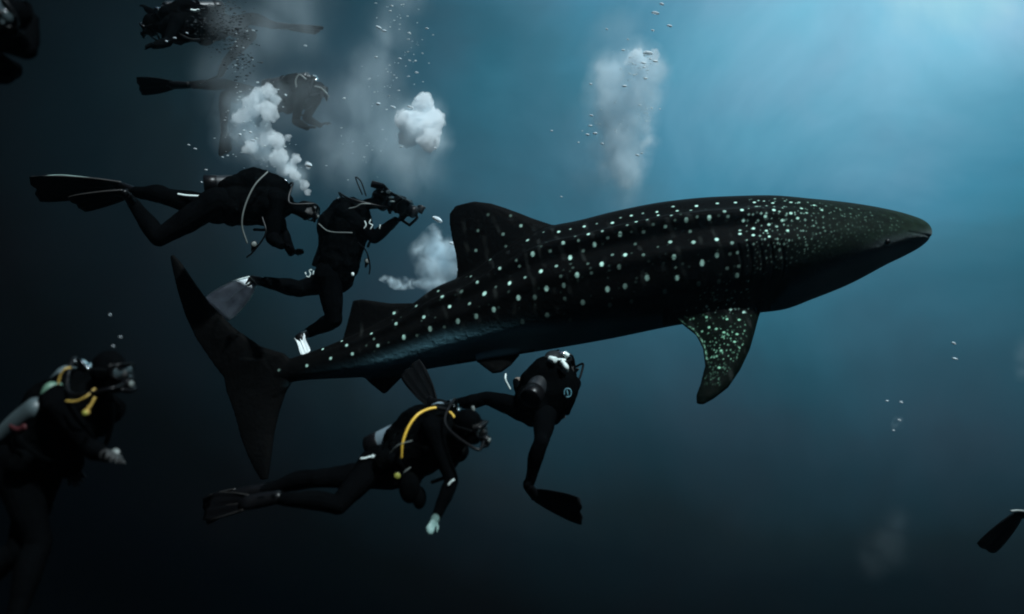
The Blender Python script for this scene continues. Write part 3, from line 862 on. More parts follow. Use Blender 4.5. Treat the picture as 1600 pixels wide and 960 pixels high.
def fin(D, k, tip, sgn, side=None, length=.52, width=.10, material='rubber', rim=None, tail_curve=0.0, ribs=3):
    """swim fin on foot k; tip pixel; the blade, foot pocket and stiff ribs"""
    kn, an, ft, calf = D['feet'][k]
    root, s = D['root'], D['s']
    tp = on_ray(ft, tip[0], tip[1], length * s, sgn)
    d = (tp - ft).normalized()
    L = (tp - ft).length
    sd = Vector(side) if side is not None else D['rt']
    sd = (sd - d * sd.dot(d)).normalized()
    nr = d.cross(sd).normalized()
    xs = [(-.02, .050), (.08, .058), (.3, .075 * width / .1), (.6, .092 * width / .1), (.85, .103 * width / .1), (.97, .098 * width / .1)]
    def cen(t): return ft + d * (L * t) + nr * (tail_curve * t * t)
    nseg, ncr = 18, 10
    v, f = [], []
    for i in range(nseg + 1):
        t = -.02 + 1.0 * i / nseg
        w = np.interp(t, [q[0] for q in xs], [q[1] for q in xs]) * s
        for j in range(ncr + 1):
            u = -1 + 2 * j / ncr
            end = .03 * (1 - u * u) if i == nseg else 0
            notch = -.05 * L * math.exp(-(u / .22) ** 2) if i == nseg else 0
            ridge = .004 * math.cos(u * math.pi * 3)
            v.append(cen(t) + sd * (w * u) + d * (end + notch) + nr * (ridge + .004))
    m = len(v)
    for p in range(m): v.append(v[p] - nr * .007)
    for i in range(nseg):
        for j in range(ncr):
            q = i * (ncr + 1) + j
            f.append((q, q + 1, q + ncr + 2, q + ncr + 1)); f.append((m + q, m + q + ncr + 1, m + q + ncr + 2, m + q + 1))
    edge = [j for j in range(ncr + 1)] + [i * (ncr + 1) + ncr for i in range(1, nseg + 1)] + [nseg * (ncr + 1) + j for j in range(ncr - 1, -1, -1)] + [i * (ncr + 1) for i in range(nseg - 1, 0, -1)]
    for q in range(len(edge)):
        a_, b_ = edge[q], edge[(q + 1) % len(edge)]
        f.append((a_, a_ + m, b_ + m, b_))
    fo = place('fin', v, f, M[material], root)
    pk = MB(); pk.tube([an - (ft - an) * .1, an.lerp(ft, .5), ft, ft + d * .07], [.046 * s, .053 * s, .052 * s, .03 * s], n=14, side=sd, flat=[.95, .8, .62, .4])
    pk.build('foot_pocket', M['rubber'], fo)
    for u in (-1, 1):
        rb = MB()
        pts = [cen(t) + sd * (u * np.interp(t, [q[0] for q in xs], [q[1] for q in xs]) * s) for t in (0, .25, .5, .75, .95)]
        rb.tube(pts, [.012, .011, .009, .007, .005], n=8, sub=4, side=nr, flat=.6)
        rb.build('rib', M[rim or 'rubber'], fo)
    if ribs > 2:
        rb = MB(); rb.tube([cen(t) + nr * .006 for t in (.05, .3, .6, .8)], [.009, .007, .005, .003], n=8, sub=3)
        rb.build('rib', M[rim or 'rubber'], fo)
    return fo

def hose(D, name, pts, r, material, parent=None, Y=None, label=None):
    b = MB(); b.tube(pts, r, n=10, sub=8)
    o = b.build(name, M[material], parent or D['root'])
    if label: o['label'] = label
    return o

def gauge(D, c, d, nrm, material='rubber', r=.032, name='gauge_console', face='grey_hose'):
    b = MB(); d = Vector(d).normalized(); nrm = Vector(nrm).normalized()
    b.cyl(c - nrm * .014, c + nrm * .014, r, 20)
    b.tube([c - d * r * .8, c - d * r * 2.2], [r * .7, r * .35], n=10, flat=.5, side=nrm.cross(d))
    o = b.build(name, M[material], D['root'])
    g = MB(); g.cyl(c + nrm * .014, c + nrm * .019, r * .8, 20); g.build('dial', M[face], o)
    return o

def patch(D, name, stroke_px, Y, wid, material, parent=None, depth=.006):
    """print, reflective or painted highlight strokes lying proud on the suit"""
    for st in stroke_px:
        b = MB()
        b.tube([P(x, y, Y) for x, y in st], wid, n=6, sub=3, side=(0, 1, 0), flat=1.0)
        o = b.build(name, M[material], parent or D['root'])
    return o

# --- A: diver swimming to the right at upper left
DA = diver('black suited diver swimming level to the right with long dark fins, left of the photographer', 8.3, (440, 320), (345, 322), -1, (0.1, -.25, -1),
           (478, 330, 1), (.9, -.1, -.25), [((440, 360, 1), (455, 395, -1), (470, 392, 1)), ((425, 372, -1), (440, 384, -1), (458, 382, -1))],
           [((262, 308, 1), (212, 300, 1), (190, 292, 1)), ((248, 372, -1), (208, 318, 1), (196, 303, -1))], hands='neoprene', s=1.05, bulk=1.35, wing=1.45, vest=1.2)
fin(DA, 'L', (52, 296), 1, side=(.1, -.55, .8), length=.95, width=.14, rim='highlight_rim')
fin(DA, 'R', (118, 320), 1, side=(0, -.8, .5), length=.62, width=.11, rim='highlight_rim')
Ya = DA['a'](.6).y
hose(DA, 'hose', [P(418, 269, Ya - .26), P(398, 290, Ya - .34), P(383, 322, Ya - .37), P(378, 352, Ya - .35), P(386, 380, Ya - .3)], .008, 'grey_hose', label='pale grey hose looping down the side')
hose(DA, 'fin_edge_highlight', [P(62, 276, 8.3), P(95, 274, 8.3), P(140, 278, 8.25)], .006, 'fin_edge_highlight')  # pale strips stand for highlights along the two fins
hose(DA, 'fin_edge_highlight', [P(126, 308, 8.1), P(155, 313, 8.1), P(187, 310, 8.1)], .006, 'fin_edge_highlight')
patch(DA, 'thigh_highlight', [[(279, 304), (292, 306), (311, 307)]], DA['feet']['L'][0].y - .05, .013, 'reflect')  # pale stroke painted as the highlight on the thigh
gauge(DA, P(397, 382, 7.95), (.3, 0, 1), (.3, -1, 0))
hose(DA, 'gauge_hose', [P(410, 340, 8.0), P(415, 365, 7.95), P(397, 392, 7.95), P(386, 402, 7.95)], .009, 'rubber')

# --- B: photographer, upright behind the tail
DB = diver('upright diver in black aiming a camera at the shark, one leg bent back', 9.3, (556, 326), (524, 428), 1, (.85, -.45, -.2),
           (596, 312, -1), (.85, -.05, -.35), [((520, 345, 1), (560, 372, -1), (590, 355, -1)), ((585, 372, -1), (618, 345, -1), (634, 340, -1))],
           [((468, 452, 1), (415, 441, -1), (395, 438, 1)), ((522, 500, -1), (482, 520, 1), (468, 526, -1))], hands='neoprene', grip=1.0, s=1.1, bulk=1.4, wing=1.35, vest=1.25)
fin(DB, 'L', (337, 485), -1, side=(.7, -.15, -.75), length=.50, width=.17, material='fin_pale', rim='reflect')['label'] = 'pale translucent fin blade'
fb = fin(DB, 'R', (478, 552), -1, side=(1, -.3, .1), length=.32, width=.05, material='fin_white', rim='fin_white'); fb['label'] = 'small bright white fin'
Yb = DB['a'](.6).y
patch(DB, 'chest_logo', [[(570, 346), (572, 352), (569, 357)], [(579, 344), (577, 349), (582, 352), (579, 358)], [(594, 352), (593, 357)]], Yb - .33, .0065, 'reflect')
patch(DB, 'knee_logo', [[(487, 422), (483, 423), (485, 428), (483, 433), (479, 432)], [(490, 424), (489, 429)], [(477, 426), (478, 429)]], DB['feet']['L'][0].y - .30, .0065, 'reflect')
patch(DB, 'belt_clip', [[(551, 428), (551, 430)]], DB['pelvis'].y - .33, .018, 'reflect')
hose(DB, 'hose', [P(546, 326, Yb - .3), P(556, 324, Yb - .33), P(565, 319, Yb - .34), P(578, 319, Yb - .33)], .008, 'grey_hose')
hose(DB, 'hose', [P(498, 350, Yb - .2), P(515, 362, Yb - .32), P(550, 364, Yb - .34)], .006, 'grey_hose')
hose(DB, 'hose', [P(566, 304, Yb), P(558, 285, Yb), P(556, 277, Yb), P(564, 284, Yb), P(572, 306, Yb)], .008, 'rubber')
gauge(DB, P(574, 408, Yb - .1), (.3, 0, 1), (.4, -1, 0))
hose(DB, 'gauge_hose', [P(560, 380, Yb - .25), P(572, 392, Yb - .15), P(578, 415, Yb - .1), P(577, 428, Yb - .1)], .009, 'rubber')

# camera rig held by B
def camera_rig():
    c = P(628, 322, DB['wr']['R'][0].y - .02)
    root = empty('underwater_camera', c, 'black underwater camera housing with dome port held out by the upright diver', 'camera')
    f = Vector((.80, -.25, -.42)).normalized(); r = Vector((.3, .9, 0)); r = (r - f * r.dot(f)).normalized(); u = r.cross(f).normalized()
    if u.z < 0: u = -u
    def box(c0, hx, hy, hz):
        return [c0 + f * sx * hx + u * sz * hz for sx, sz in ((-1, -.8), (-.8, -1), (.8, -1), (1, -.8), (1, .8), (.8, 1), (-.8, 1), (-1, .8))]
    b = MB(); b.prism(box(c, .10, 0, .095), r, .17, .08); h = b.build('housing', M['rubber'], root)
    b = MB(); b.cyl(c + f * .09, c + f * .17, .065, 24); b.ell(c + f * .165, (.075, .075, .05), (r, u, f), 20, 10); b.build('dome_port', M['black_tank'], h)
    for k in (-1, 1):
        b = MB(); q = c + r * k * .13
        b.tube([q - u * .08 + f * .02, q - f * .02, q + u * .08 + f * .02], .019, n=10); b.tube([q - u * .08 + f * .02, c - u * .085], .014, n=8); b.tube([q + u * .08 + f * .02, c + u * .085], .014, n=8)
        b.build('handle', M['rubber'], root)
    b = MB(); b.tube([c + u * .09, P(612, 303, c.y), P(600, 291, c.y)], .02, n=10); b.build('strobe_arm', M['rubber'], root)
    b = MB(); q = P(590, 290, c.y); b.cyl(q - Vector((.07, 0, -.02)), q + Vector((.07, 0, -.02)), .042, 18); b.build('strobe', M['rubber'], root)
    for k, (x, y) in enumerate([(597, 300), (607, 300), (611, 309), (613, 315)]):
        b = MB(); b.ell(P(x, y, c.y - .1), (.03 if k > 0 else .014, .012, .009 + .012 * (k == 1)), None, 10, 6)
        b.build('control_knob', M['reflect'], h)
    b = MB(); b.tube([P(640, 352, c.y), P(624, 340, c.y), P(644, 336, c.y), P(652, 340, c.y), P(640, 352, c.y)], .017, n=8, sub=3); b.build('tray', M['rubber'], root)
    b = MB(); b.cyl(P(655, 333, c.y), P(661, 322, c.y), .035, 14); b.tube([P(648, 335, c.y), P(654, 322, c.y), P(664, 325, c.y)], .012, n=8); b.build('focus_light', M['black_tank'], root)
camera_rig()

# --- C: diver with the yellow hose
DC = diver('diver in black with bright yellow hose looped over the shoulder, below the tail', 5.6, (706, 680), (607, 728), 1, (.25, -.75, -.6),
           (733, 668, -1), (.82, -.35, -.15), [((680, 725, 1), (650, 745, 1), (636, 750, 1)), ((706, 752, -1), (680, 812, 1), (667, 838, -1))],
           [((495, 748, 1), (410, 766, 1), (368, 776, 1)), ((528, 790, -1), (430, 778, 1), (384, 786, 1))], voxel=.0055, hands='pale_glove', tank='grey_tank', grip=.35, tank_off=.01, bulk=1.05, hand_s=.7, wing=1.1)
fin(DC, 'L', (320, 800), 1, side=(.35, -.3, .9), length=.50, width=.10, rim='highlight_rim')
fin(DC, 'R', (325, 792), 1, side=(.35, .3, .8), length=.50, width=.10, rim='highlight_rim')
Yc = DC['a'](.6).y
yh = [P(627, 715, Yc - .22), P(629, 693, Yc - .24), P(638, 668, Yc - .22), P(652, 649, Yc - .18), P(668, 640, Yc - .12), P(683, 637, Yc - .08), P(697, 640, Yc - .05), P(706, 647, Yc - .05), P(712, 656, Yc - .06)]
hose(DC, 'octopus_hose', yh[:6], .0088, 'yellow', label='bright yellow hose')
hose(DC, 'hose_sleeve', yh[5:7], .013, 'matte_rubber')
hose(DC, 'octopus_hose', yh[6:], .0075, 'yellow', label='bright yellow hose')
gauge(DC, P(621, 743, Yc - .26), (.2, 0, 1), (.1, -1, 0), r=.026, name='spare_regulator', face='dull_yellow')
hose(DC, 'trim', [P(610, 708, Yc - .2), P(622, 696, Yc - .24), P(643, 689, Yc - .25)], .004, 'grey_hose')
hose(DC, 'trim', [P(629, 746, Yc - .24), P(632, 738, Yc - .26), P(641, 731, Yc - .26)], .0045, 'grey_hose')
patch(DC, 'hip_logo', [[(564, 717), (572, 716)], [(574, 715), (579, 714)], [(582, 715), (584, 713), (582, 712)], [(588, 712), (590, 715), (591, 712), (588, 712)]], DC['pelvis'].y - .17, .007, 'reflect')
patch(DC, 'wrist_trim', [[(701, 758), (704, 754), (709, 750)]], DC['wr']['R'][2].y - .07, .007, 'reflect')
patch(DC, 'shoulder_highlight', [[(667, 664), (676, 660)], [(680, 666), (687, 664)]], Yc - .14, .008, 'reflect')  # pale strokes painted as glossy highlights on the vest shoulder
hose(DC, 'snorkel', [P(724, 668, Yc), P(736, 655, Yc - .08), P(739, 645, Yc - .1), P(739, 637, Yc - .1)], .013, 'grey_hose')
b = MB(); b.ell(P(640, 762, Yc - .12), (.075, .06, .11), None, 16, 12); b.ell(P(655, 778, Yc - .1), (.05, .05, .08), None, 14, 10)
b.build('side_pocket', M['nylon'], DC['root'])

# --- D: diver seen from behind under the shark
DD = diver('dark diver seen from behind just under the belly of the whale shark', 7.35, (868, 588), (838, 640), -1, (.35, 1, .1),
           (880, 574, 1), (.5, .85, .2), [((812, 612, 1), (806, 596, 1), (814, 588, 1)), ((893, 618, 1), (886, 645, 1), (874, 650, 1))],
           [((760, 622, 1), (697, 634, 1), (676, 630, 1)), ((846, 690, -1), (826, 760, 1), (836, 774, 1))], bulk=1.0)
fin(DD, 'L', (640, 574), 1, side=(.85, -.3, .4), length=.56, width=.13, material='matte_rubber', rim='matte_rubber')
fin(DD, 'R', (908, 800), -1, side=(.3, -.6, 1), length=.60, width=.11, material='matte_rubber', rim='matte_rubber')
Yd = DD['pelvis'].y
b = MB(); b.ell(P(858, 606, Yd + .05), (.25, .20, .26), None, 24, 16); b.ell(P(832, 630, Yd), (.17, .18, .18), None, 18, 12)
dat = b.fused(.014, 2); dat[0][:] = dat[0] + dat[1] * (noise_np(dat[0], 7.0, 2.2) * .03)[:, None]
raw_mesh('gear_pack', dat, [M['nylon']], DD['root'])
ring = [P(887 + 5.5 * math.copysign(abs(math.cos(t)) ** .7, math.cos(t)), 614 + 6.5 * math.sin(t), Yd - .16) for t in [2 * math.pi * j / 14 for j in range(15)]]
hose(DD, 'round_emblem', ring, .005, 'teal_print'); hose(DD, 'round_emblem', [P(886, 611, Yd - .18), P(887, 617, Yd - .18)], .006, 'teal_print')
b = MB(); b.cyl(P(859, 561, Yd - .08), P(868, 563, Yd - .13), .028, 16); b.tube([P(879, 566, Yd - .13), P(884, 574, Yd - .13), P(886, 580, Yd - .1)], [.02, .026, .012], n=10); b.cyl(P(881, 552, Yd - .1), P(888, 557, Yd - .1), .022, 12); b.cyl(P(868, 562, Yd - .04), P(884, 563, Yd - .04), .012, 12)
b.build('valve_manifold', M['reflect'], DD['root'])
hose(DD, 'hose', [P(790, 585, Yd - .1), P(790, 594, Yd - .12), P(797, 608, Yd - .1)], .008, 'reflect')

# --- E: diver at the left edge, close
DE = diver('dim diver at the lower left with pale tank and thin yellow hoses', 4.6, (140, 622), (52, 722), 1, (.70, -.45, -.35),
           (172, 583, -1), (.85, -.30, .0), [((110, 690, 1), (120, 730, 1), (118, 750, 1)), ((140, 700, -1), (166, 712, -1), (186, 707, -1))],
           [((30, 860, -1), (-60, 940, 1), (-70, 990, 1)), ((60, 850, -1), (20, 980, 1), (30, 1020, 1))], voxel=.0055, hands='shaded_skin', tank='dimlit_tank', grip=.7, face='shaded_skin')
fin(DE, 'L', (-160, 1080), 1, length=.55); fin(DE, 'R', (40, 1150), 1, length=.55)
Ye = DE['a'](.75).y
hose(DE, 'hose', [P(91, 600, Ye - .2), P(95, 586, Ye - .2), P(102, 577, Ye - .2), P(110, 575, Ye - .18)], .006, 'dimlit_yellow', label='dim yellow hose')
hose(DE, 'hose', [P(104, 627, Ye - .26), P(120, 627, Ye - .28), P(136, 619, Ye - .28), P(148, 608, Ye - .24)], .006, 'dimlit_yellow', label='dim yellow hose')
hose(DE, 'whistle_cord', [P(148, 622, Ye - .28), P(143, 632, Ye - .29), P(137, 641, Ye - .3)], .007, 'dimlit_yellow')
gauge(DE, P(135, 645, Ye - .3), (-.4, 0, -1), (.1, -1, 0), r=.017, name='spare_gauge', material='dimlit_yellow', face='dull_yellow')
b = MB(); b.tube([P(93, 603, Ye - .1), P(80, 607, Ye - .12), P(76, 622, Ye - .12), P(77, 640, Ye - .12), P(86, 650, Ye - .12), P(98, 648, Ye - .14)], [.018, .038, .045, .042, .03, .014], n=14)
b.tube([P(82, 612, Ye - .14), P(98, 613, Ye - .16)], [.03, .024], n=12)
b.build('valve_guard', M['green_plastic'], DE['root'])
b = MB(); b.tube([P(16, 668, Ye - .12), P(28, 673, Ye - .22), P(38, 668, Ye - .26)], .02, n=8, flat=.4, side=(0, 0, 1)); b.build('red_strap', M['red_strap'], DE['root'])
b = MB(); b.tube([P(10, 682, Ye + .02), P(34, 660, Ye - .02), P(58, 639, Ye - .06)], [.07, .075, .07], n=20); b.build('side_tank', M['dimlit_tank'], DE['root'])
gauge(DE, P(181, 709, DE['wr']['R'][0].y - .05), (.5, 0, .3), (.2, -.8, .6), r=.026, name='wrist_computer')

# --- F: dark diver at the top left, half veiled by bubbles
DF = diver('dark diver at the top left half hidden by fine bubbles', 9.0, (262, 44), (335, 42), 1, (.1, -.2, -1),
           (238, 40, 1), (-.9, -.1, -.3), [((262, 66, -1), (240, 72, -1), (228, 68, -1)), ((255, 30, 1), (230, 15, 1), (222, 5, 1))],
           [((392, 55, 1), (352, 98, 1), (344, 118, 1)), ((388, 30, 1), (430, 40, 1), (450, 42, 1))], hands='neoprene')
fin(DF, 'L', (318, 128), 1, side=(.4, .6, .4), length=.30, width=.08); fin(DF, 'R', (500, 48), 1, length=.5)
patch(DF, 'tank_highlight', [[(299, 16), (305, 17), (310, 16)]], DF['t0'].y - .1, .014, 'reflect')  # pale stroke painted as the highlight on the tank

# --- G: far diver behind the big bubble column
DG = diver('faint distant diver in haze with looped hoses behind the tall bubble column', 10.6, (488, 148), (432, 158), 1, (.3, -.1, -1),
           (497, 142, 1), (.9, .1, -.2), [((478, 185, -1), (500, 196, 1), (515, 190, 1)), ((462, 190, -1), (480, 200, -1), (490, 196, -1))],
           [((352, 132, -1), (292, 133, 1), (270, 133, 1)), ((352, 150, 1), (350, 195, -1), (351, 208, 1))], voxel=.012, hands='neoprene')
fin(DG, 'L', (217, 135), 1, side=(0, -.6, 1), length=.58, width=.12, material='matte_rubber', rim='matte_rubber'); fin(DG, 'R', (352, 240), 1, length=.4, material='matte_rubber', rim='matte_rubber')
Yg = DG['a'](.7).y
hose(DG, 'hose', [P(464, 142, Yg - .2), P(462, 126, Yg - .2), P(468, 117, Yg - .2), P(478, 124, Yg - .2)], .010, 'grey_hose')
hose(DG, 'hose', [P(492, 135, Yg - .2), P(502, 138, Yg - .2), P(511, 147, Yg - .2)], .010, 'grey_hose')

# --- H: head and shoulder of a diver cut by the top left corner
DH = diver('diver cut off by the top left corner, mask glass glinting', 4.2, (-40, 62), (-150, 140), 1, (.5, -.6, -.5),
           (8, 28, -1), (.35, -.9, -.1), [((20, 110, 1), (-20, 120, 1), (-30, 130, 1)), ((42, 78, -1), (50, 30, 1), (44, 8, 1))],
           [((-260, 200, 1), (-360, 240, 1), (-400, 250, 1)), ((-250, 260, -1), (-350, 330, 1), (-380, 340, 1))], voxel=.008, hands='neoprene')
fin(DH, 'L', (-480, 260), 1); fin(DH, 'R', (-470, 380), 1)

# --- I: leg and fin entering at the right edge
DI = diver('diver mostly beyond the right edge, only a dark fin in view', 6.4, (1830, 760), (1740, 778), 1, (.1, -.3, -1),
           (1860, 750, 1), (1, 0, 0), [((1820, 810, -1), (1850, 830, 1), (1870, 830, 1)), ((1840, 820, -1), (1870, 840, 1), (1890, 838, 1))],
           [((1665, 795, 1), (1612, 800, 1), (1590, 806, 1)), ((1680, 830, 1), (1620, 840, 1), (1608, 842, 1))], voxel=.010)
fin(DI, 'L', (1540, 858), 1, side=(.8, -.25, .6), length=.46, width=.12, material='matte_rubber', rim='matte_rubber')
patch(DI, 'ankle_band', [[(1580, 799), (1590, 798), (1600, 799)]], DI['feet']['L'][1].y - .06, .012, 'grey_hose')

# ------------------------------------------------------------------ exhaled air
def plume_mat(name, density, color=(.97, .99, 1), aniso=0, nscale=0.0, lo=.38, hi=.62):
    m = bpy.data.materials.new(name); m.use_nodes = True
    nt = m.node_tree; nt.nodes.clear()
    out = nt.nodes.new('ShaderNodeOutputMaterial'); pv = nt.nodes.new('ShaderNodeVolumePrincipled')
    pv.inputs['Color'].default_value = (*color, 1)
    pv.inputs['Density'].default_value = density
    pv.inputs['Anisotropy'].default_value = aniso
    if nscale:
        tc = nt.nodes.new('ShaderNodeTexCoord'); nz = nt.nodes.new('ShaderNodeTexNoise')
        nz.inputs['Scale'].default_value = nscale; nz.inputs['Detail'].default_value = 3
        mr = nt.nodes.new('ShaderNodeMapRange'); mr.interpolation_type = 'SMOOTHSTEP'
        mr.inputs['From Min'].default_value = lo; mr.inputs['From Max'].default_value = hi; mr.inputs['To Max'].default_value = density
        mp = nt.nodes.new('ShaderNodeMapping'); mp.inputs['Scale'].default_value = (1, 1, .55)
        nt.links.new(tc.outputs['Object'], mp.inputs['Vector']); nt.links.new(mp.outputs[0], nz.inputs['Vector'])
        nt.links.new(nz.outputs['Fac'], mr.inputs['Value']); nt.links.new(mr.outputs[0], pv.inputs['Density'])
    nt.links.new(pv.outputs[0], out.inputs['Volume'])
    return m

def soft_plume(label, lumps, Y, density, seed=1, nscale=3.0, lo=.3, hi=.7, spread=1.75, stretch=1.0, color=(.84, .95, 1)):
    """a drifting cloud of microscopic bubbles: density falls off smoothly from the middle of each puff"""
    q = random.Random(seed)
    m = bpy.data.materials.new('drifting_bubbles'); m.use_nodes = True
    nt = m.node_tree; nt.nodes.clear(); N = nt.nodes.new; LK = nt.links.new
    out = N('ShaderNodeOutputMaterial'); pv = N('ShaderNodeVolumePrincipled')
    pv.inputs['Color'].default_value = (*color, 1); pv.inputs['Anisotropy'].default_value = 0
    tc = N('ShaderNodeTexCoord')
    b = MB(); total = None
    wz = N('ShaderNodeTexNoise'); wz.inputs['Scale'].default_value = nscale * .8; wz.inputs['Detail'].default_value = 2
    LK(tc.outputs['Object'], wz.inputs['Vector'])
    w1 = N('ShaderNodeVectorMath'); w1.operation = 'SCALE'; w1.inputs['Scale'].default_value = .35; LK(wz.outputs['Color'], w1.inputs[0])
    w2 = N('ShaderNodeVectorMath'); w2.operation = 'ADD'; LK(tc.outputs['Object'], w2.inputs[0]); LK(w1.outputs[0], w2.inputs[1])
    w3 = N('ShaderNodeVectorMath'); w3.operation = 'SUBTRACT'; w3.inputs[1].default_value = (.175, .175, .175); LK(w2.outputs[0], w3.inputs[0])
    for (x, y, r) in lumps:
        yy = Y + q.uniform(-.08, .08); R_ = r * K * Y; c = P(x, y, yy)
        b.ell(c, (R_ * spread, R_ * spread, R_ * spread * stretch), None, 14, 10)
        d = N('ShaderNodeVectorMath'); d.operation = 'SUBTRACT'; d.inputs[1].default_value = c; LK(w3.outputs[0], d.inputs[0])
        dv = N('ShaderNodeVectorMath'); dv.operation = 'DIVIDE'; dv.inputs[1].default_value = (R_, R_, R_ * stretch); LK(d.outputs[0], dv.inputs[0])
        dt = N('ShaderNodeVectorMath'); dt.operation = 'DOT_PRODUCT'; LK(dv.outputs[0], dt.inputs[0]); LK(dv.outputs[0], dt.inputs[1])
        a = N('ShaderNodeMath'); a.operation = 'MULTIPLY'; a.inputs[1].default_value = -1.6; LK(dt.outputs['Value'], a.inputs[0])
        e = N('ShaderNodeMath'); e.operation = 'EXPONENT'; LK(a.outputs[0], e.inputs[0])
        if total is None: total = e.outputs[0]
        else:
            t = N('ShaderNodeMath'); t.operation = 'MAXIMUM'; LK(total, t.inputs[0]); LK(e.outputs[0], t.inputs[1]); total = t.outputs[0]
    nz = N('ShaderNodeTexNoise'); nz.inputs['Scale'].default_value = nscale; nz.inputs['Detail'].default_value = 4
    mp = N('ShaderNodeMapping'); mp.inputs['Scale'].default_value = (1.25, 1.25, .38); mp.inputs['Rotation'].default_value = (0, .18, 0)
    LK(w3.outputs[0], mp.inputs['Vector']); LK(mp.outputs[0], nz.inputs['Vector'])
    mr = N('ShaderNodeMapRange'); mr.inputs['From Min'].default_value = lo; mr.inputs['From Max'].default_value = hi; LK(nz.outputs['Fac'], mr.inputs['Value'])
    k = N('ShaderNodeMath'); k.operation = 'MULTIPLY'; LK(total, k.inputs[0]); LK(mr.outputs[0], k.inputs[1])
    k2 = N('ShaderNodeMath'); k2.operation = 'MULTIPLY'; k2.inputs[1].default_value = density; LK(k.outputs[0], k2.inputs[0])
    LK(k2.outputs[0], pv.inputs['Density']); LK(pv.outputs[0], out.inputs['Volume'])
    o = raw_mesh('bubble_cloud', b.fused(.05, 1), [m])
    return tag(o, label, 'bubble cloud', None, 'stuff')

def plume(name, label, lumps, Y, material, Y_jit=.12, group=None, seed=1, small=True, voxel=.017, disp=1.0):
    r_ = random.Random(seed)
    b = MB()
    for (x, y, r) in lumps:
        yy = Y + r_.uniform(-Y_jit, Y_jit)
        R = r * K * Y
        b.ell(P(x, y, yy), (R, R * r_.uniform(.8, 1.1), R), None, 18, 12)
        if small:
            for q in range(16):
                a = Vector((r_.gauss(0, 1), r_.gauss(0, 1), r_.gauss(0, 1) + .3)).normalized()
                b.ell(P(x, y, yy) + a * R * .84, R * r_.uniform(.12, .30), None, 10, 7)
    dat = b.fused(voxel, 7)
    nz = noise_np(dat[0], 7.0, seed) * .05 + noise_np(dat[0], 22.0, seed) * .03 + noise_np(dat[0], 50.0, seed) * .012
    dat[0][:] = dat[0] + dat[1] * (nz * disp)[:, None]
    o = raw_mesh(name, dat, [material])
    return tag(o, label, 'bubble cloud', group, 'stuff')

def crop(l, x0, y0, s): return [(x0 + x / s, y0 + y / s, r / s) for x, y, r in l]
billow = plume_mat('billow_bubbles', 17.0, nscale=13.0, lo=.22, hi=.62)
dense = plume_mat('dense_bubbles', 26.0, nscale=9.0, lo=.2, hi=.62)
fringe = plume_mat('fringe_bubbles', 9.0, nscale=4.0, lo=.42, hi=.72)
medium = plume_mat('medium_bubbles', 7.0, nscale=2.6, lo=.35, hi=.7)
thin = plume_mat('thin_bubbles', 1.0, nscale=1.6, lo=.4, hi=.75)
plume('bubble_cloud', 'white billowing column of bubbles climbing from the head of the level diver', crop([(450, 235, 40), (490, 285, 32), (380, 250, 42), (350, 320, 60), (440, 350, 55), (300, 380, 50), (420, 430, 40), (330, 480, 65), (420, 510, 60), (555, 500, 28), (480, 520, 50), (380, 580, 50), (530, 585, 22), (595, 620, 38), (500, 620, 50), (560, 670, 42), (670, 658, 18), (600, 720, 35), (640, 770, 28), (668, 815, 24), (270, 400, 45), (260, 470, 40), (330, 550, 45), (430, 600, 45), (520, 700, 35)], 300, 80, 3.69), 8.7, billow, seed=3)
plume('bubble_cloud', 'round bright white bubble cloud above the camera of the photographer', crop([(1335, 318, 66), (1218, 390, 54), (1398, 392, 66), (1285, 430, 92), (1355, 460, 92), (1262, 495, 66), (1370, 515, 68)], 300, 80, 3.69), 8.9, dense, seed=5)
soft_plume('tall pale bubble column in blue water above the back of the shark', crop([(390, 275, 70), (465, 270, 42), (420, 330, 85), (280, 330, 75), (280, 430, 90), (390, 430, 90), (300, 540, 95), (390, 560, 70), (320, 650, 100), (430, 645, 50), (320, 740, 90), (355, 810, 55)], 860, 0, 2.909), 9.6, 11, 8, nscale=5.5, lo=.22, hi=.66)
plume('bubble_cloud', 'knobbly white head crowning the pale column', crop([(385, 250, 30), (345, 280, 20), (470, 255, 26), (485, 285, 16), (420, 285, 30), (400, 310, 22)], 860, 0, 2.909), 9.5, plume_mat('crown_bubbles', 9.0), seed=8)
soft_plume('white frothy bubble cloud rising behind the first dorsal fin', crop([(640, 280, 60), (600, 400, 95), (480, 480, 80), (700, 480, 115), (820, 450, 90), (600, 620, 110), (760, 640, 125), (660, 780, 100)], 580, 320, 6.4), 9.0, 20, 9, nscale=6, lo=.28, hi=.6)
soft_plume('flat white tongue of bubbles reaching left from the frothy cloud', crop([(120, 735, 32), (180, 760, 40), (250, 785, 46), (330, 790, 50), (410, 780, 46), (490, 775, 46), (570, 780, 60)], 580, 320, 6.4), 9.0, 26, 13, nscale=7, lo=.2, hi=.6)
COL_LEFT = crop([(450, 235, 40), (380, 250, 42), (350, 320, 60), (300, 380, 60), (330, 480, 75), (250, 450, 50), (420, 430, 50), (480, 520, 50), (380, 580, 60), (500, 620, 50), (560, 690, 50), (290, 290, 45), (440, 660, 40)], 300, 80, 3.69)
soft_plume('thin slanting veil of bubbles rising between the two white clouds', [(632, 0, 30), (612, 50, 34), (588, 105, 42), (575, 160, 55), (600, 215, 62), (550, 235, 55), (640, 255, 50)], 9.8, 1.7, 10, nscale=3.2, lo=.27, hi=.7)
soft_plume('dull grey veil of bubbles at the top over the far divers', [(455, 5, 55), (425, 50, 55), (385, 85, 40), (365, 30, 34), (480, 60, 35), (350, 110, 36)], 8.6, .75, 12, nscale=2.4, lo=.2, hi=.6)
soft_plume('loose grey froth trailing round the billowing bubble column at left', [(415, 150, 24), (385, 175, 30), (380, 210, 34), (405, 235, 28), (430, 250, 24), (460, 275, 22)], 8.75, 5, 21, nscale=4, lo=.3, hi=.65)
